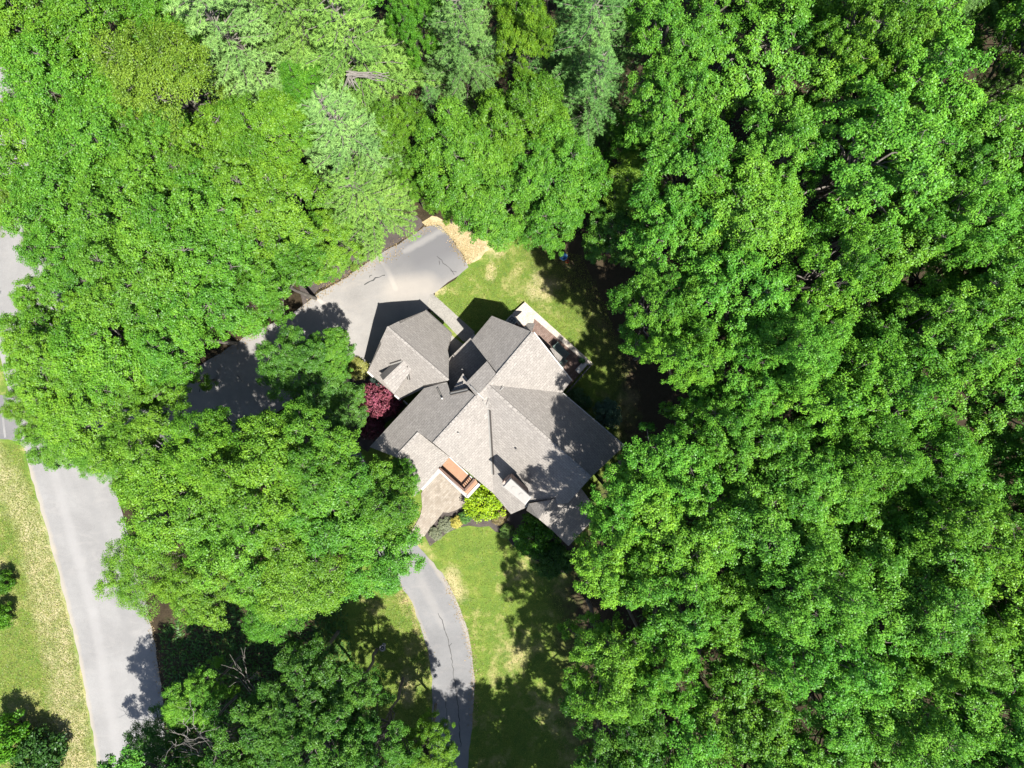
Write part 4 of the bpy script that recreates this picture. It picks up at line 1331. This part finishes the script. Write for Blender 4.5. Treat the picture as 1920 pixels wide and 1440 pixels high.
shrub(12, 1385, 46, 4.2, (.07, .20, .012), 'large bright shrub in the bottom left corner', var=3)
shrub(70, 1425, 60, 3.2, (.030, .085, .012), 'dark shrub at the bottom edge left of the road', var=0)
for k, (x, y) in enumerate([(705, 712), (715, 720)]):
    shrub(x, y, 9, 3.0, (.10, .16, .13), 'thin grey-green shrub at the garage eave, %s' % ('upper' if k == 0 else 'lower'), 'thin shrubs at the garage eave', var=k)

# ------------------------------------------------------------------ grass blades and undergrowth (nobody could count them)
def inside(poly, x, y):
    c = False
    n = len(poly)
    for a in range(n):
        x1, y1 = poly[a]; x2, y2 = poly[a - 1]
        if (y1 > y) != (y2 > y) and x < (x2 - x1) * (y - y1) / (y2 - y1 + 1e-9) + x1: c = not c
    return c

def blades(name, areas, n, Lr, cols, seed, label, up=.55):
    rng = np.random.default_rng(seed)
    P = []
    per = n // len(areas)
    for (poly, holes) in areas:
        xs = [p[0] for p in poly]; ys = [p[1] for p in poly]
        cnt = 0; tries = 0
        while cnt < per and tries < per * 6:
            tries += 1
            x, y = rng.uniform(min(xs), max(xs)), rng.uniform(min(ys), max(ys))
            if inside(poly, x, y) and not any(inside(hh, x, y) for hh in holes):
                P.append(W(x, y)); cnt += 1
    P = np.array([(p.x, p.y, .01) for p in P])
    m = len(P)
    d = unit(rng.normal(size=(m, 3)) * np.array([1, 1, .3]) + np.array([0, 0, up]))
    L = rng.uniform(*Lr, size=m)
    nrm = unit(rng.normal(size=(m, 3)) * .5 + np.array([0, 0, 1.0]))
    V = leaves(P + d * L[:, None] * .5, nrm, d, L, L * .30, .02)
    me = quads_mesh(name, V, np.clip(.5 + rng.normal(size=m) * .28, 0, 1.1), M['leaf'])
    o = link(name, me); o.color = (*cols, 1)
    tag(o, label, 'grass', kind='stuff')

front_lawn = [(806, 1020), (850, 995), (905, 988), (950, 1008), (990, 1060), (1050, 1120), (1090, 1250), (1120, 1440), (885, 1440), (893, 1290), (880, 1190), (840, 1090)]
back_lawn = [(815, 555), (880, 505), (925, 490), (940, 455), (1010, 455), (1090, 480), (1130, 560), (1180, 700), (1150, 740), (1110, 690), (985, 572), (960, 590), (900, 610), (880, 610)]
left_lawn = [(670, 1150), (740, 1090), (790, 1180), (808, 1280), (800, 1440), (700, 1440), (660, 1260)]
vg = [(0, 830), (36, 836), (94, 1030), (136, 1195), (162, 1330), (180, 1440), (0, 1440)]
blades('grass', [(front_lawn, []), (back_lawn, []), (left_lawn, [])], 54000, (.06, .13), (.135, .170, .030), 1, 'short patchy green lawn grass around the house')
blades('roadside_weeds', [(vg, [])], 36000, (.06, .16), (.16, .185, .045), 2, 'rough green and straw-coloured grass along the road')
blades('dry_grass', [([(40, 1000), (95, 1040), (135, 1200), (165, 1440), (100, 1440), (70, 1200)], []), ([(800, 415), (850, 415), (915, 460), (880, 497), (845, 447)], [])], 6000, (.06, .14), (.33, .28, .15), 3, 'dry straw-coloured grass by the road and behind the court')

uw = [(1200, -250), (2150, -250), (2150, 1680), (1150, 1680), (1160, 1000), (1310, 900), (1320, 760), (1240, 560), (1100, 440), (880, 400), (780, 380), (560, 480), (380, 640), (120, 720), (60, 400), (-80, -250)]
uw2 = [(300, 1180), (420, 1090), (640, 1060), (660, 1240), (700, 1500), (330, 1560)]
blades('undergrowth', [(uw, []), (uw, []), (uw, []), (uw2, [])], 76000, (.16, .42), (.050, .125, .020), 4, 'low leafy undergrowth on the shaded woodland floor', .35)

# fallen leaves and grit blown to the pavement edges
def litter(name, lines, n, w, col, seed, label):
    rng = np.random.default_rng(seed)
    P = []
    for _ in range(n):
        a, b = lines[rng.integers(len(lines))]
        t = rng.random()
        p = W(a[0] + (b[0] - a[0]) * t + rng.normal() * w, a[1] + (b[1] - a[1]) * t + rng.normal() * w)
        P.append((p.x, p.y, .03 + rng.random() * .01))
    P = np.array(P); m = len(P)
    L = rng.uniform(.05, .12, size=m)
    V = leaves(P, unit(rng.normal(size=(m, 3)) * .25 + np.array([0, 0, 1.0])), rng.normal(size=(m, 3)), L, L * .7, .1)
    o = link(name, quads_mesh(name, V, np.clip(.5 + rng.normal(size=m) * .3, 0, 1.1), M['leaf'])); o.color = (*col, 1)
    tag(o, label, 'leaves', kind='stuff')
litter('fallen_leaves', [((564, 577), (690, 491)), ((690, 491), (812, 421)), ((600, 540), (760, 470)), ((640, 676), (560, 740)), ((390, 676), (540, 592)), ((285, 1175), (308, 1330)), ((245, 1020), (285, 1175)),
                         ((744, 1090), (805, 1230)), ((836, 1085), (888, 1230)), ((888, 1230), (886, 1360)), ((845, 447), (876, 492))], 2600, 4.5, (.20, .15, .075), 9, 'scattered fallen leaves along the pavement edges')
